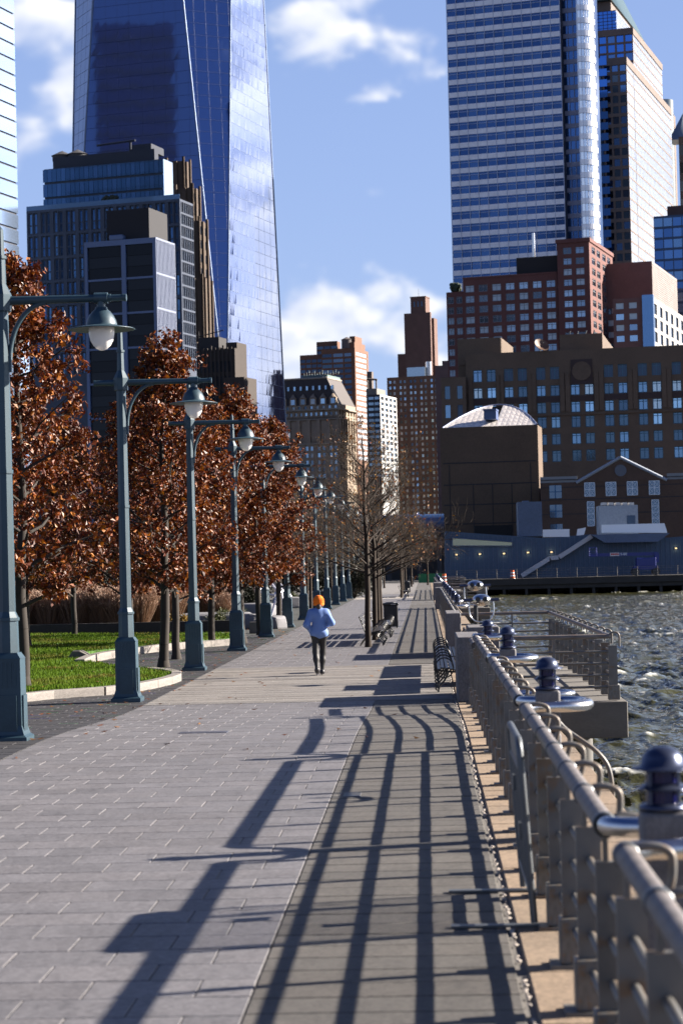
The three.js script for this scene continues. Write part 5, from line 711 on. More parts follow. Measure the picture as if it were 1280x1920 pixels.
{ // dark tower with orange brick flank
  const or = wallM(0.17, 0.082, 0.05), dk = or; const b = building('orange_flank_tower', 'dark apartment tower with an orange brick sunlit flank and water tank', { d: 1140, lx: 602, cx: 664, rx: 690, top: 652 }), fp = 10.6 / F * 1140;
  mesh('wall', [core(b), ...grid(b, 'f', { y0: b.H - fp * 16, y1: b.H - 2, rows: 16, cols: 3, ww: 0.9, wh: 0.62, glass: [GL.dark[0], GL.dark[1], GL.dark[2]], seed: 70 })], dk, b.g);
  mesh('corner_pier', [fb(b, 'f', -1.8, 0.3, 0, b.H + 0.2, 0.01, 0.35)], or, b.g);
  mesh('lit_flank', [...grid(b, 'r', { y0: b.H - fp * 20, y1: b.H - 1.2, rows: 20, cols: 1, ww: 0.78, wh: 0.6, glass: [glassM(0.7, 0.72, 0.74, 0.2, 0.6)], seed: 71 })], or, b.g);
  const v2 = addVol(b, { d: 1145, lx: 655, cx: 665, rx: 678, top: 630 }), v3 = addVol(b, { d: 1143, lx: 655, cx: 664, rx: 684, top: 641 }); mesh('stepped_gable', [box(v2.ox - v2.W, v2.ox, b.H, v2.H, v2.oz - v2.D, v2.oz), box(v3.ox - v3.W, v3.ox, b.H, v3.H, v3.oz - v3.D, v3.oz - 0.1)], or, b.g);
  const tk = atDepth(650, 640, 1146), dx = tk.x - b.C.x, dz = tk.z - b.C.z, lx = dx * Math.cos(b.al) + dz * Math.sin(b.al), lz = -dx * Math.sin(b.al) + dz * Math.cos(b.al); mesh('water_tank', [cyl(2.9, 2.9, 5.2, lx, b.H, lz, 16), new THREE.ConeGeometry(3.2, 1.5, 16).translate(lx, b.H + 5.9, lz)], std(0.10, 0.085, 0.085), b.g);
  const v4 = addVol(b, { d: 1150, lx: 562, cx: 604, rx: 608, top: 664 }), v5 = addVol(b, { d: 1152, lx: 593, cx: 632, rx: 640, top: 639 }); const og = { glass: [GL.dark[0], GL.dark[1]], ww: 0.88, wh: 0.6, rec: 0.3 }; mesh('rear_wall', [core(v4), core(v5), ...grid(v4, 'f', { ...og, y0: v4.H - fp * 8, y1: v4.H - 2, rows: 8, cols: 4, seed: 75 }), ...grid(v5, 'f', { ...og, y0: v5.H - fp * 5, y1: v5.H - 2, rows: 5, cols: 3, seed: 76 })], dk, b.g);
}
{ const b = building('grey_grid_block', 'white gridded office block with dark banded front', { d: 1000, lx: 689, cx: 712, rx: 743, top: 739 }), rp = 10.5 / F * 1000;
  mesh('wall', [core(b), ...grid(b, 'f', { y0: b.H - rp * 15, y1: b.H - 0.4, rows: 15, cols: 2, ww: 0.9, wh: 0.5, glass: [GL.pale[1], GL.pale[3]], seed: 72 })], std(0.05, 0.05, 0.055), b.g);
  mesh('white_grid', grid(b, 'r', { y0: b.H - rp * 15, y1: b.H - 0.4, rows: 15, cols: 4, ww: 0.72, wh: 0.6, glass: GL.pale, seed: 73, rec: 0.6 }), std(0.38, 0.38, 0.38), b.g);
  const c = building('roof_pergola_block', 'small grey block with an open roof frame', { d: 1060, lx: 686, cx: 706, rx: 722, top: 728 }); mesh('wall', solid(c), wallM(0.2, 0.19, 0.17), c.g); mesh('roof_frame', [bar(V(-5, c.H, -1), V(-5, c.H + 5, -1), 0.4, 4), bar(V(-0.5, c.H, -1), V(-0.5, c.H + 4.6, -1), 0.4, 4), bar(V(-5.4, c.H + 5, -1), V(0, c.H + 4.4, -1), 0.5, 4), box(-6.5, -4, c.H, c.H + 9, -8, -5)], wallM(0.12, 0.1, 0.09), c.g); }
{ const b = building('brown_apartment_block', 'tall brown apartment block with rows of small paired windows', { d: 1110, lx: 725, cx: 822, rx: 828, top: 703 }), rp = 10.85 / F * 1110, w = wallM(0.155, 0.09, 0.062);
  mesh('wall', [core(b), ...grid(b, 'f', { y0: b.H - 1 - rp * 28, y1: b.H - 1, rows: 28, cols: 10, ww: 0.42, wh: 0.5, pair: 0.09, glass: [GL.mixed[0], GL.mixed[1], GL.mixed[4], GL.pale[0], GL.pale[2], GL.mixed[2]], seed: 74, wob: 0.04 })], w, b.g); mesh('lit_side', fb(b, 'r', 0.001, b.D, 0, b.H, -0.3, 0), w, b.g);
  mesh('roof_glasshouse', [box(-b.W * 0.64, -b.W * 0.3, b.H, b.H + 5, -9, -3)], GL.pale[0], b.g); mesh('roof_tank', cyl(1.6, 1.6, 8, -b.W * 0.27, b.H, -8, 12), M.steel, b.g); mesh('side_shed', box(b.D * 0.0 + 0.5, 3, b.H - 14, b.H + 2, -18, -6), w, b.g); }
{ const br = wallM(0.13, 0.072, 0.058), lt = br, b = building('brick_crown_tower', 'blank brown brick tower with a narrow crown rising over the apartment block', { d: 1400, lx: 757, cx: 806, rx: 808, top: 585 });
  const v1 = addVol(b, { d: 1402, lx: 769, cx: 797, rx: 800, top: 557 }), v2 = addVol(b, { d: 1412, lx: 745, cx: 762, rx: 764, top: 663 }), v3 = addVol(b, { d: 1408, lx: 800, cx: 813, rx: 819, top: 596 });
  mesh('wall', [solid(b), box(v1.ox - v1.W, v1.ox, b.H, v1.H, v1.oz - v1.D - 6, v1.oz), solid(v2)], br, b.g); mesh('side_wing', solid(v3), lt, b.g); for (let k = 0; k < 3; k++) mesh('slot_window', box(v1.ox - v1.W * (0.25 + k * 0.25) - 0.4, v1.ox - v1.W * (0.25 + k * 0.25) + 0.4, v1.H - 6, v1.H - 2.6, v1.oz + 0.002, v1.oz + 0.1), GL.dark[0], b.g); mesh('crown_edge', [box(v1.ox - v1.W - 0.3, v1.ox + 0.3, v1.H, v1.H + 0.8, v1.oz - v1.D - 6, v1.oz + 0.3)], lt, b.g); mesh('mast', bar(V(v1.ox - v1.W / 2, v1.H, -3), V(v1.ox - v1.W / 2, v1.H + 6, -3), 0.12, 4), M.darkSteel, b.g);
  const c = building('low_brown_block', 'small brown roof block between the apartment block and red brick', { d: 900, lx: 815, cx: 846, rx: 850, top: 684 }); mesh('wall', [solid(c), box(-c.W * 0.6, -c.W * 0.2, c.H, c.H + 2, -6, -1)], wallM(0.19, 0.12, 0.11), c.g); }
{ // covered footbridge and dark street end beyond the promenade
  const d = 315, a = atDepth(778, 985, d), b2 = atDepth(832, 985, d), t = thing('footbridge', 'dark blue covered footbridge at the end of the promenade', 'footbridge', [a.x, 0, -d]), w = b2.x - a.x; mesh('bridge_tube', new THREE.CylinderGeometry(1.5, 1.5, w + 6, 20).rotateZ(Math.PI / 2).scale(1, 0.8, 1).translate(w / 2 - 3, a.y + 0.4, 0), std(0.02, 0.05, 0.13, { roughness: 0.4 }), t); mesh('bridge_deck', box(-6, w, a.y - 1.4, a.y - 0.8, -1.6, 1.6), std(0.02, 0.025, 0.035), t); for (const x of [-4, 0.5, w - 0.8]) mesh('bridge_column', cyl(0.35, 0.35, a.y - 1.4, x, 0, 0, 10), std(0.03, 0.03, 0.035), t);
  const e = thing('street_wall', 'dark low street wall under the footbridge', 'wall', [a.x, 0, -d - 8]); mesh('wall_panel', box(-14, w + 2, 0, a.y - 3, -2, 0), std(0.02, 0.018, 0.018), e);
  const g = thing('green_hoarding', 'green site hoarding at the end of the promenade', 'hoarding', [atDepth(784, 1080, 262).x, 0, -262]); mesh('hoarding_panel', box(0, 3.3, 0, 1.1, -0.1, 0), std(0.02, 0.14, 0.05), g);
}

{ // dark banded tower outside the view, mirrored in the blue glass facet
  const n = V(-Math.sin(A16), 0, Math.cos(A16)), a = atDepth(258, 160, 770), v = ray(258, 160).normalize(), r = v.clone().addScaledVector(n, -2 * v.dot(n)), p = a.clone().addScaledVector(r, 260), t = thing('dark_banded_tower', 'dark banded office tower mirrored in the blue facet of the skyscraper', 'building', [p.x, -0.05, p.z], Math.atan2(-r.x, -r.z));
  mesh('wall', box(-19, 19, 0, 266, -30, 0), std(0.012, 0.016, 0.05, { roughness: 0.4 }), t); for (let k = 10; k < 34; k++) mesh('floor_band', box(-19.1, 19.1, k * 7.8, k * 7.8 + 2.2, -30.1, 0.3), std(0.004, 0.005, 0.015, { roughness: 0.5 }), t);
}
// ---------------------------------------------------------------- trees and planting
const leafCol = (list, R) => { const c = list[Math.floor(R() * list.length)], k = 0.75 + R() * 0.5; return [c[0] * k, c[1] * k, c[2] * k]; };
function leafMesh(leaves, cols) { // leaves: [centre, direction, side, length, width]; each a folded blade of two triangles
  const n = leaves.length, p = new Float32Array(n * 18), c = new Float32Array(n * 18), nn = new Float32Array(n * 18); let q = 0; const a = V(), b = V(), e = V(), f = V(), u = V(), w = V(), nm = V();
  leaves.forEach(([o, d, s, L, Wd], i) => {
    u.copy(d).cross(s).normalize().multiplyScalar(Wd * 0.22);
    a.copy(o); e.copy(o).addScaledVector(d, L); b.copy(o).addScaledVector(d, L * 0.5).addScaledVector(s, Wd * 0.5).add(u); f.copy(o).addScaledVector(d, L * 0.5).addScaledVector(s, -Wd * 0.5).add(u);
    for (const T of [[a, b, e], [a, e, f]]) { nm.copy(T[1]).sub(T[0]).cross(w.copy(T[2]).sub(T[0])).normalize(); for (const P of T) { p[q] = P.x; p[q + 1] = P.y; p[q + 2] = P.z; nn[q] = nm.x; nn[q + 1] = nm.y; nn[q + 2] = nm.z; c[q] = cols[i][0]; c[q + 1] = cols[i][1]; c[q + 2] = cols[i][2]; q += 3; } }
  });
  const g = new THREE.BufferGeometry(); g.setAttribute('position', new THREE.BufferAttribute(p, 3)); g.setAttribute('normal', new THREE.BufferAttribute(nn, 3)); g.setAttribute('color', new THREE.BufferAttribute(c, 3)); return g;
}
const rdir = (R) => { const z = R() * 2 - 1, t = R() * 6.2832, r = Math.sqrt(1 - z * z); return V(r * Math.cos(t), z, r * Math.sin(t)); };
const leafMat = phys(1, 1, 1, { vertexColors: true, roughness: 0.45, specularIntensity: 0.45, transmission: 0.45, thickness: 0, side: THREE.DoubleSide });
function limb(out, a, b, r0, r1, R, bend = 0.06, seg = 6, n = 3) { let p = a.clone(), L = a.distanceTo(b); for (let k = 1; k <= n; k++) { const q = a.clone().lerp(b, k / n); if (k < n) q.add(rdir(R).multiplyScalar(L * bend)); out.push(taper(p, q, lerp(r0, r1, (k - 1) / n), lerp(r0, r1, k / n), seg)); p = q; } }
function makeOak(seed, h, spread, nLeaf) {
  const R = rng(seed), t = thing('oak_tree', '', 'tree', [0, 0, 0], 0, 'autumn oaks behind the lamps'), trunk = [], limbs = [], tips = [];
  const c0 = 1.95, lean = V((R() - 0.5) * 0.3, 0, (R() - 0.5) * 0.3);
  limb(trunk, V(0, -0.05, 0), V(lean.x * 0.4, c0 + 0.4, lean.z * 0.4), 0.12, 0.095, R, 0.012, 10, 4); limb(trunk, V(lean.x * 0.4, c0 + 0.4, lean.z * 0.4), V(lean.x, h * 0.93, lean.z), 0.095, 0.02, R, 0.015, 8, 5);
  trunk.push(taper(V(0, -0.05, 0), V(0, 0.22, 0), 0.17, 0.118, 10));
  const shape = (f) => spread * (f < 0.22 ? 0.62 + 0.38 * f / 0.22 : Math.pow(1 - (f - 0.22) / 0.8, 0.72)); // crown radius at height fraction
  const nb = 46; for (let k = 0; k < nb; k++) { const f = (k + R()) / nb, y = lerp(c0, h * 0.97, f), az = k * 2.4 + R(), r = shape(f) * (0.55 + 0.6 * R()), a = V(lean.x * f, y - r * 0.28 * (1 - f * 0.5), lean.z * f), b = V(lean.x * f + Math.cos(az) * r, y + r * (0.16 + 0.3 * f), lean.z * f + Math.sin(az) * r); limb(limbs, a, b, 0.045 * (1 - f * 0.6), 0.008, R, 0.05, 5, 4);
    const nt = 5 + Math.floor(8 * (1 - f * 0.4)); for (let q = 0; q < nt; q++) { const s = 0.28 + 0.72 * R(), o = a.clone().lerp(b, s).add(rdir(R).multiplyScalar(0.10 + 0.30 * R())); tips.push([o, 0.10 + 0.16 * R()]); if (R() < 0.35) limbs.push(taper(a.clone().lerp(b, s * 0.9), o, 0.01, 0.004, 3)); } }
  const leaves = [], cols = [], pal = [[0.17, 0.032, 0.003], [0.10, 0.017, 0.003], [0.24, 0.058, 0.004], [0.085, 0.016, 0.003], [0.33, 0.11, 0.007], [0.14, 0.038, 0.005], [0.06, 0.013, 0.004]];
  for (let k = 0; k < nLeaf; k++) { const [o, r] = tips[Math.floor(R() * tips.length)], p = o.clone().add(rdir(R).multiplyScalar(r * Math.pow(R(), 0.4))); if (p.y < c0 - 0.35 + 0.5 * vnoise(p.x * 1.5 + 9, p.z * 1.5, seed)) continue; const d = rdir(R); d.y -= 0.45; d.normalize(); const s = d.clone().cross(rdir(R)).normalize(); { const q = 0.6 + R() * 0.9; leaves.push([p, d, s, 0.105 * q, 0.07 * q * (0.7 + R() * 0.5)]); }; cols.push(leafCol(pal, R)); }
  const tr = mesh('trunk', trunk, M.bark, t); mesh('limbs', limbs, M.bark, tr); mesh('crown', leafMesh(leaves, cols), leafMat, t); return t;
}
{
  const V1 = [makeOak(201, 8.3, 2.5, 14000), makeOak(202, 7.7, 2.4, 12800), makeOak(203, 7.9, 2.6, 13600)];
  const spots = [[45, 1290, 0, 1.05, 'russet oak rooted in the front corner of the lawn'], [307, 1251, 1, 1.06, 'russet oak at the tip of the lawn between two lamps'], [52, 1213, 2, 1.0, 'russet oak on the lawn behind the corner oak'], [247, 1222, 2, 0.95, 'russet oak rising behind the lamp at the kerb tip'], [331, 1236, 0, 0.95, 'russet oak standing close behind the lawn tip oak'], [455, 1206, 1, 1.05, 'orange oak beside the low stone block'], [398, 1212, 2, 0.95, 'orange oak in front of the boulders'], [524, 1177, 0, 1.0, 'orange oak next to the climbing net'], [-60, 1262, 1, 1.0, 'russet oak on the lawn at the edge of the avenue'], [140, 1196, 0, 0.95, 'russet oak at the back of the lawn before the tall grasses'], [488, 1190, 2, 0.98, 'orange oak between the stone block and the climbing net']];
  const used = new Set();
  spots.forEach(([px, py, v, s, lab], k) => { const p = onLevel(px, py, k === 0 || k === 2 || k === 8 ? 0.1 : 0); let o; if (!used.has(v)) { o = V1[v]; used.add(v); o.userData.label = lab; o.position.copy(p); } else o = dup(V1[v], p.toArray(), 0, lab); o.rotation.y = k * 1.9; o.scale.setScalar(s); });
}
function makeBare(seed, h, spread, leafy = 260) {
  const R = rng(seed), t = thing('bare_tree', '', 'tree', [0, 0, 0], 0, 'bare trees along the promenade'), trunk = [], br = [], leaves = [], cols = [];
  limb(trunk, V(0, -0.05, 0), V(0.02, 2.3, 0), 0.085, 0.072, R, 0.006, 10, 3); limb(trunk, V(0.02, 2.3, 0), V((R() - 0.5) * 0.3, h * 0.96, (R() - 0.5) * 0.3), 0.072, 0.01, R, 0.02, 8, 5); trunk.push(taper(V(0, -0.05, 0), V(0, 0.15, 0), 0.115, 0.085, 10));
  const grow = (a, dir, L, r, lev) => { const b = a.clone().addScaledVector(dir, L); const m = a.clone().lerp(b, 0.5).add(rdir(R).multiplyScalar(L * 0.05)); br.push(taper(a, m, r, r * 0.75, lev < 2 ? 5 : 3), taper(m, b, r * 0.75, r * 0.45, lev < 2 ? 5 : 3));
    if (lev >= 6) { if (R() < 0.10) { const d = rdir(R); leaves.push([b, d, d.clone().cross(rdir(R)).normalize(), 0.08, 0.05]); cols.push(leafCol([[0.28, 0.10, 0.012], [0.20, 0.05, 0.01], [0.35, 0.17, 0.02]], R)); } return; }
    const n = lev < 2 ? 4 : lev < 4 ? 3 : 2; for (let k = 0; k < n; k++) { const s = 0.35 + 0.65 * (k + R()) / n, o = a.clone().lerp(b, s), d = dir.clone().multiplyScalar(0.9).add(rdir(R).multiplyScalar(0.62)).add(V(0, 0.16, 0)).normalize(); grow(o, d, L * (0.46 + 0.24 * R()), Math.max(0.0035, r * (1 - s * 0.5) * 0.55), lev + 1); } };
  const nb = 26; for (let k = 0; k < nb; k++) { const f = k / (nb - 1), y = lerp(1.95, h * 0.86, Math.pow(f, 1.1)), az = k * 2.4 + R() * 0.6, up = 0.28 + 0.75 * f + R() * 0.2, d = V(Math.cos(az), up, Math.sin(az)).normalize(); grow(V(0.02, y, 0), d, spread * (1.12 - 0.55 * f) * (0.75 + 0.35 * R()), 0.03 * (1 - 0.5 * f), 1); }
  const tr = mesh('trunk', trunk, M.bareBark, t); mesh('branches', br, M.bareBark, t); void tr; if (leaves.length) mesh('last_leaves', leafMesh(leaves, cols), leafMat, t); return t;
}
{
  const P = [makeBare(301, 6.3, 1.5), makeBare(302, 6.0, 1.5), makeBare(303, 5.6, 1.4)], used = new Set();
  const put = (v, x, d, s, lab) => { let o; if (!used.has(v)) { o = P[v]; used.add(v); o.userData.label = lab; o.position.set(x, 0, -d); } else o = dup(P[v], [x, 0, -d], 0, lab); o.rotation.y = d * 1.3; o.scale.setScalar(s); };
  put(0, -1.72, 62.2, 1.05, 'bare tree at the near end of the long park bench'); put(1, -1.66, 67.8, 1.0, 'second bare tree of the bench row'); put(2, -1.66, 73, 1.0, 'third bare tree of the bench row beside the waste bin'); put(0, -1.7, 79, 0.95, 'last bare tree of the bench row');
  [[-1.75, 151], [-1.8, 160], [-1.8, 170], [-1.7, 182]].forEach(([x, d], k) => put(k % 3, x, d, 1.0, 'bare tree in the farther bench row'));
  [[-6.3, 92], [-6.6, 101], [-6.2, 111], [-6.6, 122], [-6.3, 134], [-6.5, 147], [-8.8, 97], [-9.2, 113], [-8.5, 130], [-6.4, 160], [-6.5, 175], [-7, 192]].forEach(([x, d], k) => put((k + 1) % 3, x, d, 0.95 + (k % 4) * 0.06, 'bare tree behind the far row of lamps'));
  [[-4.2, 215], [-1.5, 222], [0.2, 235], [-8, 210]].forEach(([x, d], k) => put(k % 3, x, d, 1.2, 'bare street tree near the footbridge'));
}
{ // tall tan ornamental grasses
  const mk = (seed, h) => { const R = rng(seed), leaves = [], cols = []; for (let k = 0; k < 1500; k++) { const a = R() * 6.283, r = Math.sqrt(R()) * 0.32, out = 0.1 + R() * 0.42, hh = h * (0.55 + 0.45 * R()), o = V(Math.cos(a) * r, 0, Math.sin(a) * r), d = V(Math.cos(a) * out, 1, Math.sin(a) * out).normalize(), s = d.clone().cross(rdir(R)).normalize(); leaves.push([o, d, s, hh, 0.014]); cols.push(leafCol([[0.20, 0.115, 0.06], [0.27, 0.165, 0.10], [0.15, 0.08, 0.045]], R)); if (R() < 0.7) { const e = o.clone().addScaledVector(d, hh * 0.9); for (let q = 0; q < 2; q++) { const dd = d.clone().add(rdir(R).multiplyScalar(0.5)).normalize(); leaves.push([e, dd, dd.clone().cross(rdir(R)).normalize(), 0.16, 0.03]); cols.push(leafCol([[0.36, 0.24, 0.17], [0.28, 0.17, 0.11]], R)); } } } const t = thing('ornamental_grass', 'clump of tall tan ornamental grass behind the lawn', 'grass', [0, 0, 0], 0, 'tall grasses behind the lawn'); mesh('blades', leafMesh(leaves, cols), phys(1, 1, 1, { vertexColors: true, roughness: 0.7, transmission: 0.2, side: THREE.DoubleSide }), t); return t; };
  const A = mk(401, 1.75), B = mk(402, 1.6), R = rng(403); let n = 0;
  const put = (x, d, s) => { const src = n % 2 ? B : A; const o = n < 2 ? src : dup(src, [0, 0, 0]); o.position.set(x, 0, -d); o.rotation.y = R() * 6; o.scale.setScalar(s); n++; };
  for (const [d, x0, x1, step, s] of [[86.5, -18, -11.6, 0.62, 1.0], [88.2, -18.3, -10.5, 0.7, 1.08], [91, -13, -8.6, 0.7, 1.05], [101, -23, -16.5, 0.8, 1.35]]) for (let x = x0; x < x1; x += step) put(x + (R() - 0.5) * 0.3, d + (R() - 0.5) * 0.8, s * (0.85 + R() * 0.3));
}
function makeShrub(seed, r, h, pal, n = 2600, name = 'shrub') { const R = rng(seed), leaves = [], cols = [], st = []; for (let k = 0; k < 26; k++) { const d = rdir(R); d.y = Math.abs(d.y) + 0.5; d.normalize(); const L = (0.6 + 0.5 * R()), e = V(d.x * r * L, d.y * h * L, d.z * r * L); st.push(taper(V(0, 0, 0), e, 0.02, 0.005, 4)); for (let q = 0; q < n / 26; q++) { const p = e.clone().multiplyScalar(0.35 + 0.7 * R()).add(rdir(R).multiplyScalar(0.28 * r * R())); if (p.y < 0.03) continue; const dd = rdir(R); leaves.push([p, dd, dd.clone().cross(rdir(R)).normalize(), 0.1 + R() * 0.06, 0.06]); cols.push(leafCol(pal, R)); } } const t = thing(name, '', 'shrub', [0, 0, 0], 0, 'shrubs beyond the plaza'); mesh('foliage', leafMesh(leaves, cols), leafMat, t); mesh('stems', st, M.bark, t); return t; }
{
  const dark = [[0.018, 0.024, 0.010], [0.03, 0.026, 0.012], [0.014, 0.016, 0.010]], olive = [[0.06, 0.08, 0.02], [0.10, 0.10, 0.03], [0.05, 0.06, 0.03]], lime = [[0.16, 0.22, 0.03], [0.22, 0.24, 0.04], [0.10, 0.16, 0.03]], gold = [[0.30, 0.18, 0.02], [0.20, 0.14, 0.03]];
  const D = makeShrub(501, 1.9, 2.3, dark, 5200), O = makeShrub(502, 0.8, 0.8, olive), L = makeShrub(503, 1.2, 1.5, lime, 3000), G = makeShrub(504, 0.5, 0.5, gold, 1400); const R = rng(505); let k = 0;
  D.userData.label = 'dark dense shrub in the hedge behind the tall grasses'; O.userData.label = 'low olive shrub among the boulders'; L.userData.label = 'bright yellow green shrub at the end of the promenade'; G.userData.label = 'small golden shrub beside the grasses';
  for (let x = -30; x < -7; x += 2.1, k++) { const o = k ? dup(D, [0, 0, 0]) : D; o.position.set(x, 0, -(108 + R() * 6)); o.rotation.y = R() * 6; o.scale.setScalar(0.95 + R() * 0.55); }
  for (let x = -26; x < -5; x += 2.6) { const o = dup(D, [x, 0, -(150 + R() * 10)]); o.rotation.y = R() * 6; o.scale.setScalar(1.3 + R() * 0.5); }
  const at = (px, py) => onLevel(px, py).toArray();
  [[395, 1150], [430, 1132], [405, 1178], [420, 1176], [470, 1134], [450, 1158], [548, 1128]].forEach((q, i) => { const o = i ? dup(O, at(...q)) : (O.position.set(...at(...q)), O); o.rotation.y = i; o.scale.setScalar(0.5 + 0.12 * (i % 4)); });
  L.position.set(...at(792, 1079)); dup(L, at(776, 1076), 1, 'yellow green shrub by the footbridge street').scale.setScalar(0.9); dup(L, at(741, 1077), 2, 'yellow green shrub behind the far bench').scale.setScalar(0.8);
  G.position.set(...at(330, 1178)); dup(G, at(344, 1180), 2, 'small golden shrub next to another by the oak');
}
{ // boulders and slabs beyond the plaza
  const rock = (seed, sx, sy, sz) => { const R = rng(seed), g = new THREE.IcosahedronGeometry(1, 3), p = g.attributes.position; for (let i = 0; i < p.count; i++) { let x = p.getX(i), y = p.getY(i), z = p.getZ(i); const b = (q) => Math.sign(q) * Math.pow(Math.abs(q), 0.45); const k = 0.86 + 0.26 * fbm(x * 1.6 + seed, y * 1.6 + z * 1.1, 3, seed % 97) ; p.setXYZ(i, b(x) * sx * k, b(y) * sy * k, b(z) * sz * k); } void R; g.computeVertexNormals(); g.translate(0, sy * 0.75, 0); return g; };
  const mat = varied(3, 0.17, 0.17, 0.185, 0.15, { roughness: 0.85, map: mottleTex }, 11);
  [[405, 1176, 1.5, 0.36, 0.7, 'wide flat grey slab beside the oak'], [398, 1148, 0.8, 0.35, 0.5, 'grey boulder above the flat slab'], [438, 1150, 0.9, 0.42, 0.6, 'pale grey boulder behind the lamp past the lawn'], [430, 1165, 1.1, 0.3, 0.6, 'grey ledge stone behind the lamp'], [478, 1178, 0.6, 0.34, 0.5, 'squat grey rock by the stone block'], [512, 1178, 0.5, 0.3, 0.4, 'squat grey rock at the foot of the climbing net'], [480, 1156, 1.0, 0.4, 0.6, 'blue grey boulder behind the climbing net'], [540, 1140, 0.9, 0.4, 0.5, 'grey boulder behind the far lamp'], [470, 1122, 1.2, 0.5, 0.6, 'distant grey boulder ridge'], [420, 1118, 1.4, 0.4, 0.6, 'distant flat rock under the shrubs']].forEach(([px, py, a, b, c, lab], i) => { const p = onLevel(px, py); const m = solo('boulder', lab, 'boulder', rock(601 + i * 7, a, b, c), mat[i % 3], 'boulders beyond the plaza'); m.position.copy(p); m.position.y = -0.02; m.rotation.y = i * 0.5; });
}
{ // tubular climbing net
  const c = onLevel(508, 1172), t = thing('climbing_frame', 'silver tubular climbing frame with crossed poles among the boulders', 'climbing frame', [c.x, 0, c.z - 2]), R = rng(701), pm = std(0.45, 0.45, 0.5, { metalness: 0.8, roughness: 0.35 });
  const s = (4000 / 95), P = (px, py, z) => V((px - 508) / s, (1166 - py) / s + 0.1, z);
  [[[484, 1072], [522, 1120]], [[478, 1094], [488, 1112]], [[500, 1078], [534, 1112]], [[504, 1092], [520, 1112]], [[476, 1104], [492, 1150]], [[505, 1100], [530, 1160]], [[514, 1112], [498, 1168]], [[520, 1108], [524, 1170]], [[535, 1108], [520, 1164]], [[489, 1115], [513, 1120]], [[513, 1118], [524, 1112]], [[530, 1110], [536, 1124]], [[486, 1140], [486, 1168]], [[520, 1148], [534, 1166]], [[384, 1080], [400, 1104]], [[400, 1100], [386, 1146]], [[383, 1120], [394, 1126]]].forEach(([a, b]) => { const z = (R() - 0.5) * 2; mesh('pole', bar(P(...a, z), P(...b, z + (R() - 0.5)), 0.055, 8), pm, t); });
  [[489, 1115], [513, 1118], [520, 1108], [486, 1140]].forEach(([x, y]) => mesh('net_joint', new THREE.SphereGeometry(0.12, 10, 8).translate(...P(x, y, 0).toArray()), pm, t));
}
// ---------------------------------------------------------------- people
function sdfMesh(bones, cell, k = 0.03) {
  const lo = V(1e9, 1e9, 1e9), hi = V(-1e9, -1e9, -1e9); for (const [a, b, r0, r1] of bones) { const r = Math.max(r0, r1) + cell * 3; for (const p of [a, b]) { lo.min(p.clone().subScalar(r)); hi.max(p.clone().addScalar(r)); } }
  const c = lo.clone().add(hi).multiplyScalar(0.5), half = Math.max(hi.x - lo.x, hi.y - lo.y, hi.z - lo.z) / 2, n = Math.min(170, Math.ceil(2 * half / cell) + 2), mc = new MarchingCubes(n, new THREE.MeshStandardMaterial(), false, false, 160000); mc.isolation = 0;
  const f = mc.field, B = bones.map(([a, b, r0, r1]) => { const d = b.clone().sub(a); return [a.x, a.y, a.z, d.x, d.y, d.z, 1 / Math.max(1e-9, d.lengthSq()), r0, r1 - r0]; });
  for (let z = 0; z < n; z++) for (let y = 0; y < n; y++) for (let x = 0; x < n; x++) { const X = c.x + (x - n / 2) / (n / 2) * half, Y = c.y + (y - n / 2) / (n / 2) * half, Z = c.z + (z - n / 2) / (n / 2) * half; let s = 0, m = 1e9; for (const q of B) { const px = X - q[0], py = Y - q[1], pz = Z - q[2], t = clamp((px * q[3] + py * q[4] + pz * q[5]) * q[6]), dx = px - t * q[3], dy = py - t * q[4], dz = pz - t * q[5], d = Math.sqrt(dx * dx + dy * dy + dz * dz) - q[7] - t * q[8]; if (d < m) m = d; s += Math.exp(-clamp(d, -1, 1) / k); } f[x + y * n + z * n * n] = m > 0.25 ? -m : k * Math.log(s); }
  mc.update(); const g = new THREE.BufferGeometry(), ct = mc.count; const p = mc.positionArray.slice(0, ct * 3), nn = mc.normalArray.slice(0, ct * 3); for (let i = 0; i < ct * 3; i += 3) { p[i] = p[i] * half + c.x; p[i + 1] = p[i + 1] * half + c.y; p[i + 2] = p[i + 2] * half + c.z; }
  g.setAttribute('position', new THREE.BufferAttribute(p, 3)); g.setAttribute('normal', new THREE.BufferAttribute(nn, 3)); return g;
}
function handBones(w, dir, up, side) { // a loosely closed hand at wrist w
  const f = dir.clone().normalize(), u = up.clone().normalize(), s = f.clone().cross(u).multiplyScalar(side), P = (a, b, c) => w.clone().addScaledVector(f, a).addScaledVector(u, b).addScaledVector(s, c), o = [[P(-0.01, 0, 0), P(0.07, 0, 0), 0.022, 0.026]];
  [[-0.027, 0.95], [-0.009, 1.05], [0.009, 1], [0.026, 0.85]].forEach(([c, l]) => { const a = P(0.075, 0.005, c), b = P(0.075 + 0.03 * l, -0.008, c), e = P(0.075 + 0.03 * l, -0.034, c), g = P(0.075 + 0.008 * l, -0.044, c); o.push([P(0.03, 0, c * 0.8), a, 0.011, 0.0095], [a, b, 0.0095, 0.009], [b, e, 0.009, 0.0085], [e, g, 0.0085, 0.008]); });
  o.push([P(0.01, -0.005, -0.025), P(0.045, -0.018, -0.045), 0.012, 0.01], [P(0.045, -0.018, -0.045), P(0.075, -0.03, -0.035), 0.01, 0.0085]); return o;
}
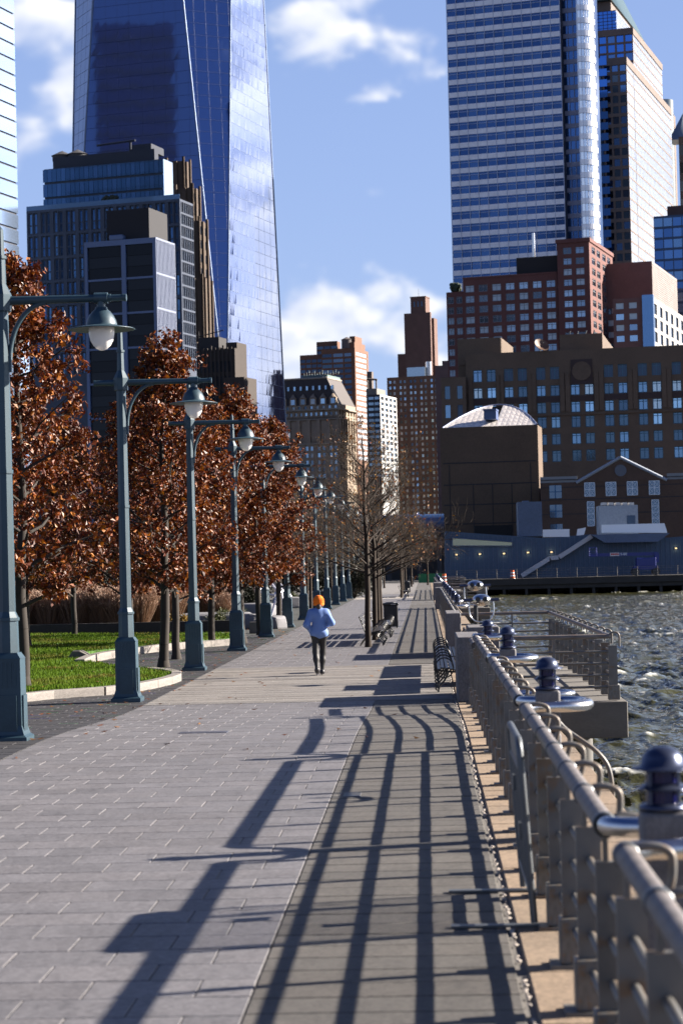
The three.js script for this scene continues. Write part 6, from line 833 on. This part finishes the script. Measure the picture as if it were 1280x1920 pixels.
function person(name, label, J, look, pos, turn, scale = 1) {
  const t = thing(name, label, 'person', pos, turn), S = (n) => J[n];
  const head = [[S('head').clone().add(V(0, 0.025, 0.01)), S('head').clone().add(V(0, 0.02, -0.03)), 0.088, 0.082], [S('head').clone().add(V(0, -0.03, -0.04)), S('head').clone().add(V(0, -0.075, -0.055)), 0.062, 0.042], [S('head').clone().add(V(0, -0.01, -0.1)), S('head').clone().add(V(0, -0.03, -0.122)), 0.014, 0.018], [S('head').clone().add(V(-0.084, -0.01, 0)), S('head').clone().add(V(-0.088, -0.035, -0.004)), 0.014, 0.01], [S('head').clone().add(V(0.084, -0.01, 0)), S('head').clone().add(V(0.088, -0.035, -0.004)), 0.014, 0.01]];
  const torso = [[S('pelvis'), S('belly'), 0.115, 0.105], [S('hipL'), S('hipR'), 0.1, 0.1], [S('belly'), S('chest'), 0.11, 0.125], [S('shL').clone().lerp(S('chest'), 0.35), S('shR').clone().lerp(S('chest'), 0.35), 0.085, 0.085]], neck = [[S('chest').clone().add(V(0, 0.1, 0)), S('head').clone().add(V(0, -0.04, 0.01)), 0.056, 0.05]];
  const arms = ['L', 'R'].flatMap((k) => [[S('sh' + k), S('el' + k), 0.058, 0.042], [S('el' + k), S('wr' + k), 0.042, 0.028]]), legs = ['L', 'R'].flatMap((k) => [[S('hip' + k), S('kn' + k), 0.085, 0.055], [S('kn' + k), S('kn' + k).clone().lerp(S('an' + k), 0.4), 0.052, 0.054], [S('kn' + k).clone().lerp(S('an' + k), 0.4), S('an' + k), 0.054, 0.034], [S('an' + k), S('toe' + k), 0.036, 0.03]]);
  const infl = (b, e) => b.map(([a, c, r, s]) => [a, c, r + e, s + e]);
  const skin = std(0.42, 0.24, 0.16, { roughness: 0.6 }), bodyG = [sdfMesh([...infl(torso, -0.022), ...neck, ...infl(arms, -0.008), ...infl(legs, -0.012)], 0.012, 0.015), sdfMesh(head, 0.005, 0.012)];
  for (const k of ['L', 'R']) bodyG.push(sdfMesh(handBones(S('wr' + k), S('wr' + k).clone().sub(S('el' + k)), V(0, 1, 0), k === 'L' ? 1 : -1), 0.0035, 0.004));
  const body = mesh('body', bodyG, skin, t);
  mesh('eyes', [-1, 1].map((s) => new THREE.SphereGeometry(0.012, 10, 8).translate(S('head').x + s * 0.034, S('head').y + 0.005, S('head').z - 0.104)), std(0.05, 0.04, 0.04, { roughness: 0.2 }), body);
  mesh('mouth', new THREE.SphereGeometry(1, 10, 6).scale(0.024, 0.006, 0.008).translate(S('head').x, S('head').y - 0.062, S('head').z - 0.098), std(0.3, 0.08, 0.07), body);
  mesh('top', sdfMesh(infl([...torso.slice(look.long ? 0 : 0), ...arms.map(([a, b, r, s], i) => i % 2 ? [a, a.clone().lerp(b, 0.94), r, s] : [a, b, r, s]), [S('chest').clone().add(V(0, 0.1, 0)), S('chest').clone().add(V(0, 0.15, 0)), 0.058, 0.055], ...(look.long ? [[S('hipL'), S('knL').clone().lerp(S('hipL'), 0.35), 0.11, 0.1], [S('hipR'), S('knR').clone().lerp(S('hipR'), 0.35), 0.11, 0.1]] : [])], 0.014), 0.011, 0.028), look.top, t);
  mesh('leggings', sdfMesh(infl([[S('hipL'), S('hipR'), 0.102, 0.102], ...legs.filter((_, i) => i % 4 !== 3)], 0.004), 0.011, 0.022), look.legs, t);
  for (const k of ['L', 'R']) { const a = S('an' + k), e = S('toe' + k), dd = e.clone().sub(a), heel = a.clone().addScaledVector(dd, -0.35).add(V(0, -0.03, 0)); const sh = mesh('shoe', sdfMesh([[heel, e, 0.046, 0.036], [a, a.clone().add(V(0, -0.02, 0)), 0.045, 0.05]], 0.006, 0.015), look.shoe, t); mesh('shoe_sole', sdfMesh([[heel.clone().add(V(0, -0.03, 0)), e.clone().add(V(0, -0.018, 0)), 0.026, 0.024]], 0.006, 0.01), look.sole, sh); }
  const H = S('head');
  mesh('hair', sdfMesh([[H.clone().add(V(0, 0.02, 0.04)), H.clone().add(V(0, -0.07, 0.075)), 0.075, 0.05], [H.clone().add(V(0, -0.05, 0.085)), H.clone().add(V(-0.01, -0.15, 0.1)), 0.035, 0.02], [H.clone().add(V(-0.07, 0, 0.02)), H.clone().add(V(-0.06, -0.08, 0.03)), 0.03, 0.018], [H.clone().add(V(0.07, 0, 0.02)), H.clone().add(V(0.06, -0.08, 0.03)), 0.03, 0.018]], 0.006, 0.015), look.hair, t);
  if (look.hat) { const hat = mesh('hat', lathe([[0.112, -0.055], [0.12, -0.05], [0.121, -0.01], [0.116, 0.0], [0.118, 0.03], [0.108, 0.08], [0.085, 0.122], [0.05, 0.15], [0.0001, 0.162]], 0, 0, 0, 40), look.hat, t); hat.position.copy(H).add(V(0, 0.035, 0.0)); hat.rotation.x = 0.12; const ribs = []; for (let k = 0; k < 24; k++) { const a = k / 24 * 6.2832; ribs.push(tube([V(Math.cos(a) * 0.119, 0.0, Math.sin(a) * 0.119), V(Math.cos(a) * 0.108, 0.08, Math.sin(a) * 0.108), V(Math.cos(a) * 0.05, 0.15, Math.sin(a) * 0.05)], 0.0045, 8, 4)); } mesh('knit_rib', ribs, look.hat, hat); }
  if (look.glove) for (const k of ['L', 'R']) mesh('glove', sdfMesh(infl(handBones(S('wr' + k), S('wr' + k).clone().sub(S('el' + k)), V(0, 1, 0), k === 'L' ? 1 : -1), 0.0022), 0.0035, 0.004), look.glove, t);
  t.scale.setScalar(scale); return t;
}
{
  const p = onLevel(600, 1266);
  const J = { pelvis: V(0, 0.93, 0), belly: V(0, 1.06, -0.01), chest: V(0, 1.25, -0.03), head: V(0.005, 1.525, -0.07), hipL: V(-0.085, 0.9, 0), hipR: V(0.085, 0.9, 0), knL: V(-0.085, 0.5, 0.02), anL: V(-0.06, 0.13, 0.16), toeL: V(-0.05, 0.04, 0.06), knR: V(0.07, 0.49, -0.12), anR: V(0.05, 0.085, -0.1), toeR: V(0.055, 0.035, -0.23), shL: V(-0.165, 1.35, -0.03), shR: V(0.165, 1.35, -0.03), elL: V(-0.27, 1.09, 0.07), wrL: V(-0.185, 0.96, -0.09), elR: V(0.275, 1.12, 0.06), wrR: V(0.165, 1.06, -0.15) };
  person('person', 'runner in orange knit hat, blue long sleeved top and black leggings seen from behind', J, { top: std(0.11, 0.19, 0.42, { roughness: 0.75 }), legs: std(0.008, 0.008, 0.01, { roughness: 0.6 }), shoe: std(0.015, 0.015, 0.02, { roughness: 0.5 }), sole: std(0.45, 0.45, 0.5), hair: std(0.03, 0.014, 0.008, { roughness: 0.5 }), hat: std(0.72, 0.15, 0.004, { roughness: 0.9 }), glove: std(0.01, 0.01, 0.012) }, [p.x, 0.002, p.z], 0.05, 1.02);
  const q = onLevel(712, 1113), J2 = { pelvis: V(0, 0.95, 0), belly: V(0, 1.08, 0), chest: V(0, 1.28, 0), head: V(0, 1.57, -0.02), hipL: V(-0.09, 0.92, 0), hipR: V(0.09, 0.92, 0), knL: V(-0.09, 0.5, -0.08), anL: V(-0.09, 0.09, -0.02), toeL: V(-0.09, 0.035, -0.15), knR: V(0.09, 0.5, 0.02), anR: V(0.09, 0.1, 0.12), toeR: V(0.09, 0.035, 0.0), shL: V(-0.18, 1.38, 0), shR: V(0.18, 1.38, 0), elL: V(-0.23, 1.1, 0.04), wrL: V(-0.2, 0.86, -0.04), elR: V(0.23, 1.1, -0.02), wrR: V(0.2, 0.86, -0.1) };
  person('person', 'distant walker in a long dark coat beyond the bare trees', J2, { long: true, top: std(0.012, 0.012, 0.014), legs: std(0.01, 0.01, 0.012), shoe: M.black, sole: M.black, hair: std(0.02, 0.015, 0.01) }, [q.x, 0.002, q.z], 0.2, 1.04);
}

{ // a few fallen leaves on the paving and lawn
  const R = rng(801), L = [], C = []; for (let k = 0; k < 420; k++) { const d = 24 + 60 * R(), x = k % 4 ? -5.1 - Math.pow(R(), 1.5) * 6 : -5 + Math.pow(R(), 3) * 5.4, a = R() * 6.28, dd = V(Math.cos(a), 0.12, Math.sin(a)).normalize(), y = inPoly(x, -d, lawnPts) ? 0.16 : lift(d) + 0.012; L.push([V(x, y, -d), dd, V(-Math.sin(a), 0.2 * (R() - 0.5), Math.cos(a)).normalize(), 0.09 + R() * 0.05, 0.06]); C.push(leafCol([[0.2, 0.06, 0.012], [0.12, 0.05, 0.02], [0.3, 0.13, 0.02]], R)); }
  const m = mesh('fallen_leaves', leafMesh(L, C), leafMat); m.userData = { kind: 'stuff', label: 'scattered fallen brown leaves on paving and lawn', category: 'leaves' };
}
renderer.render(scene, camera);
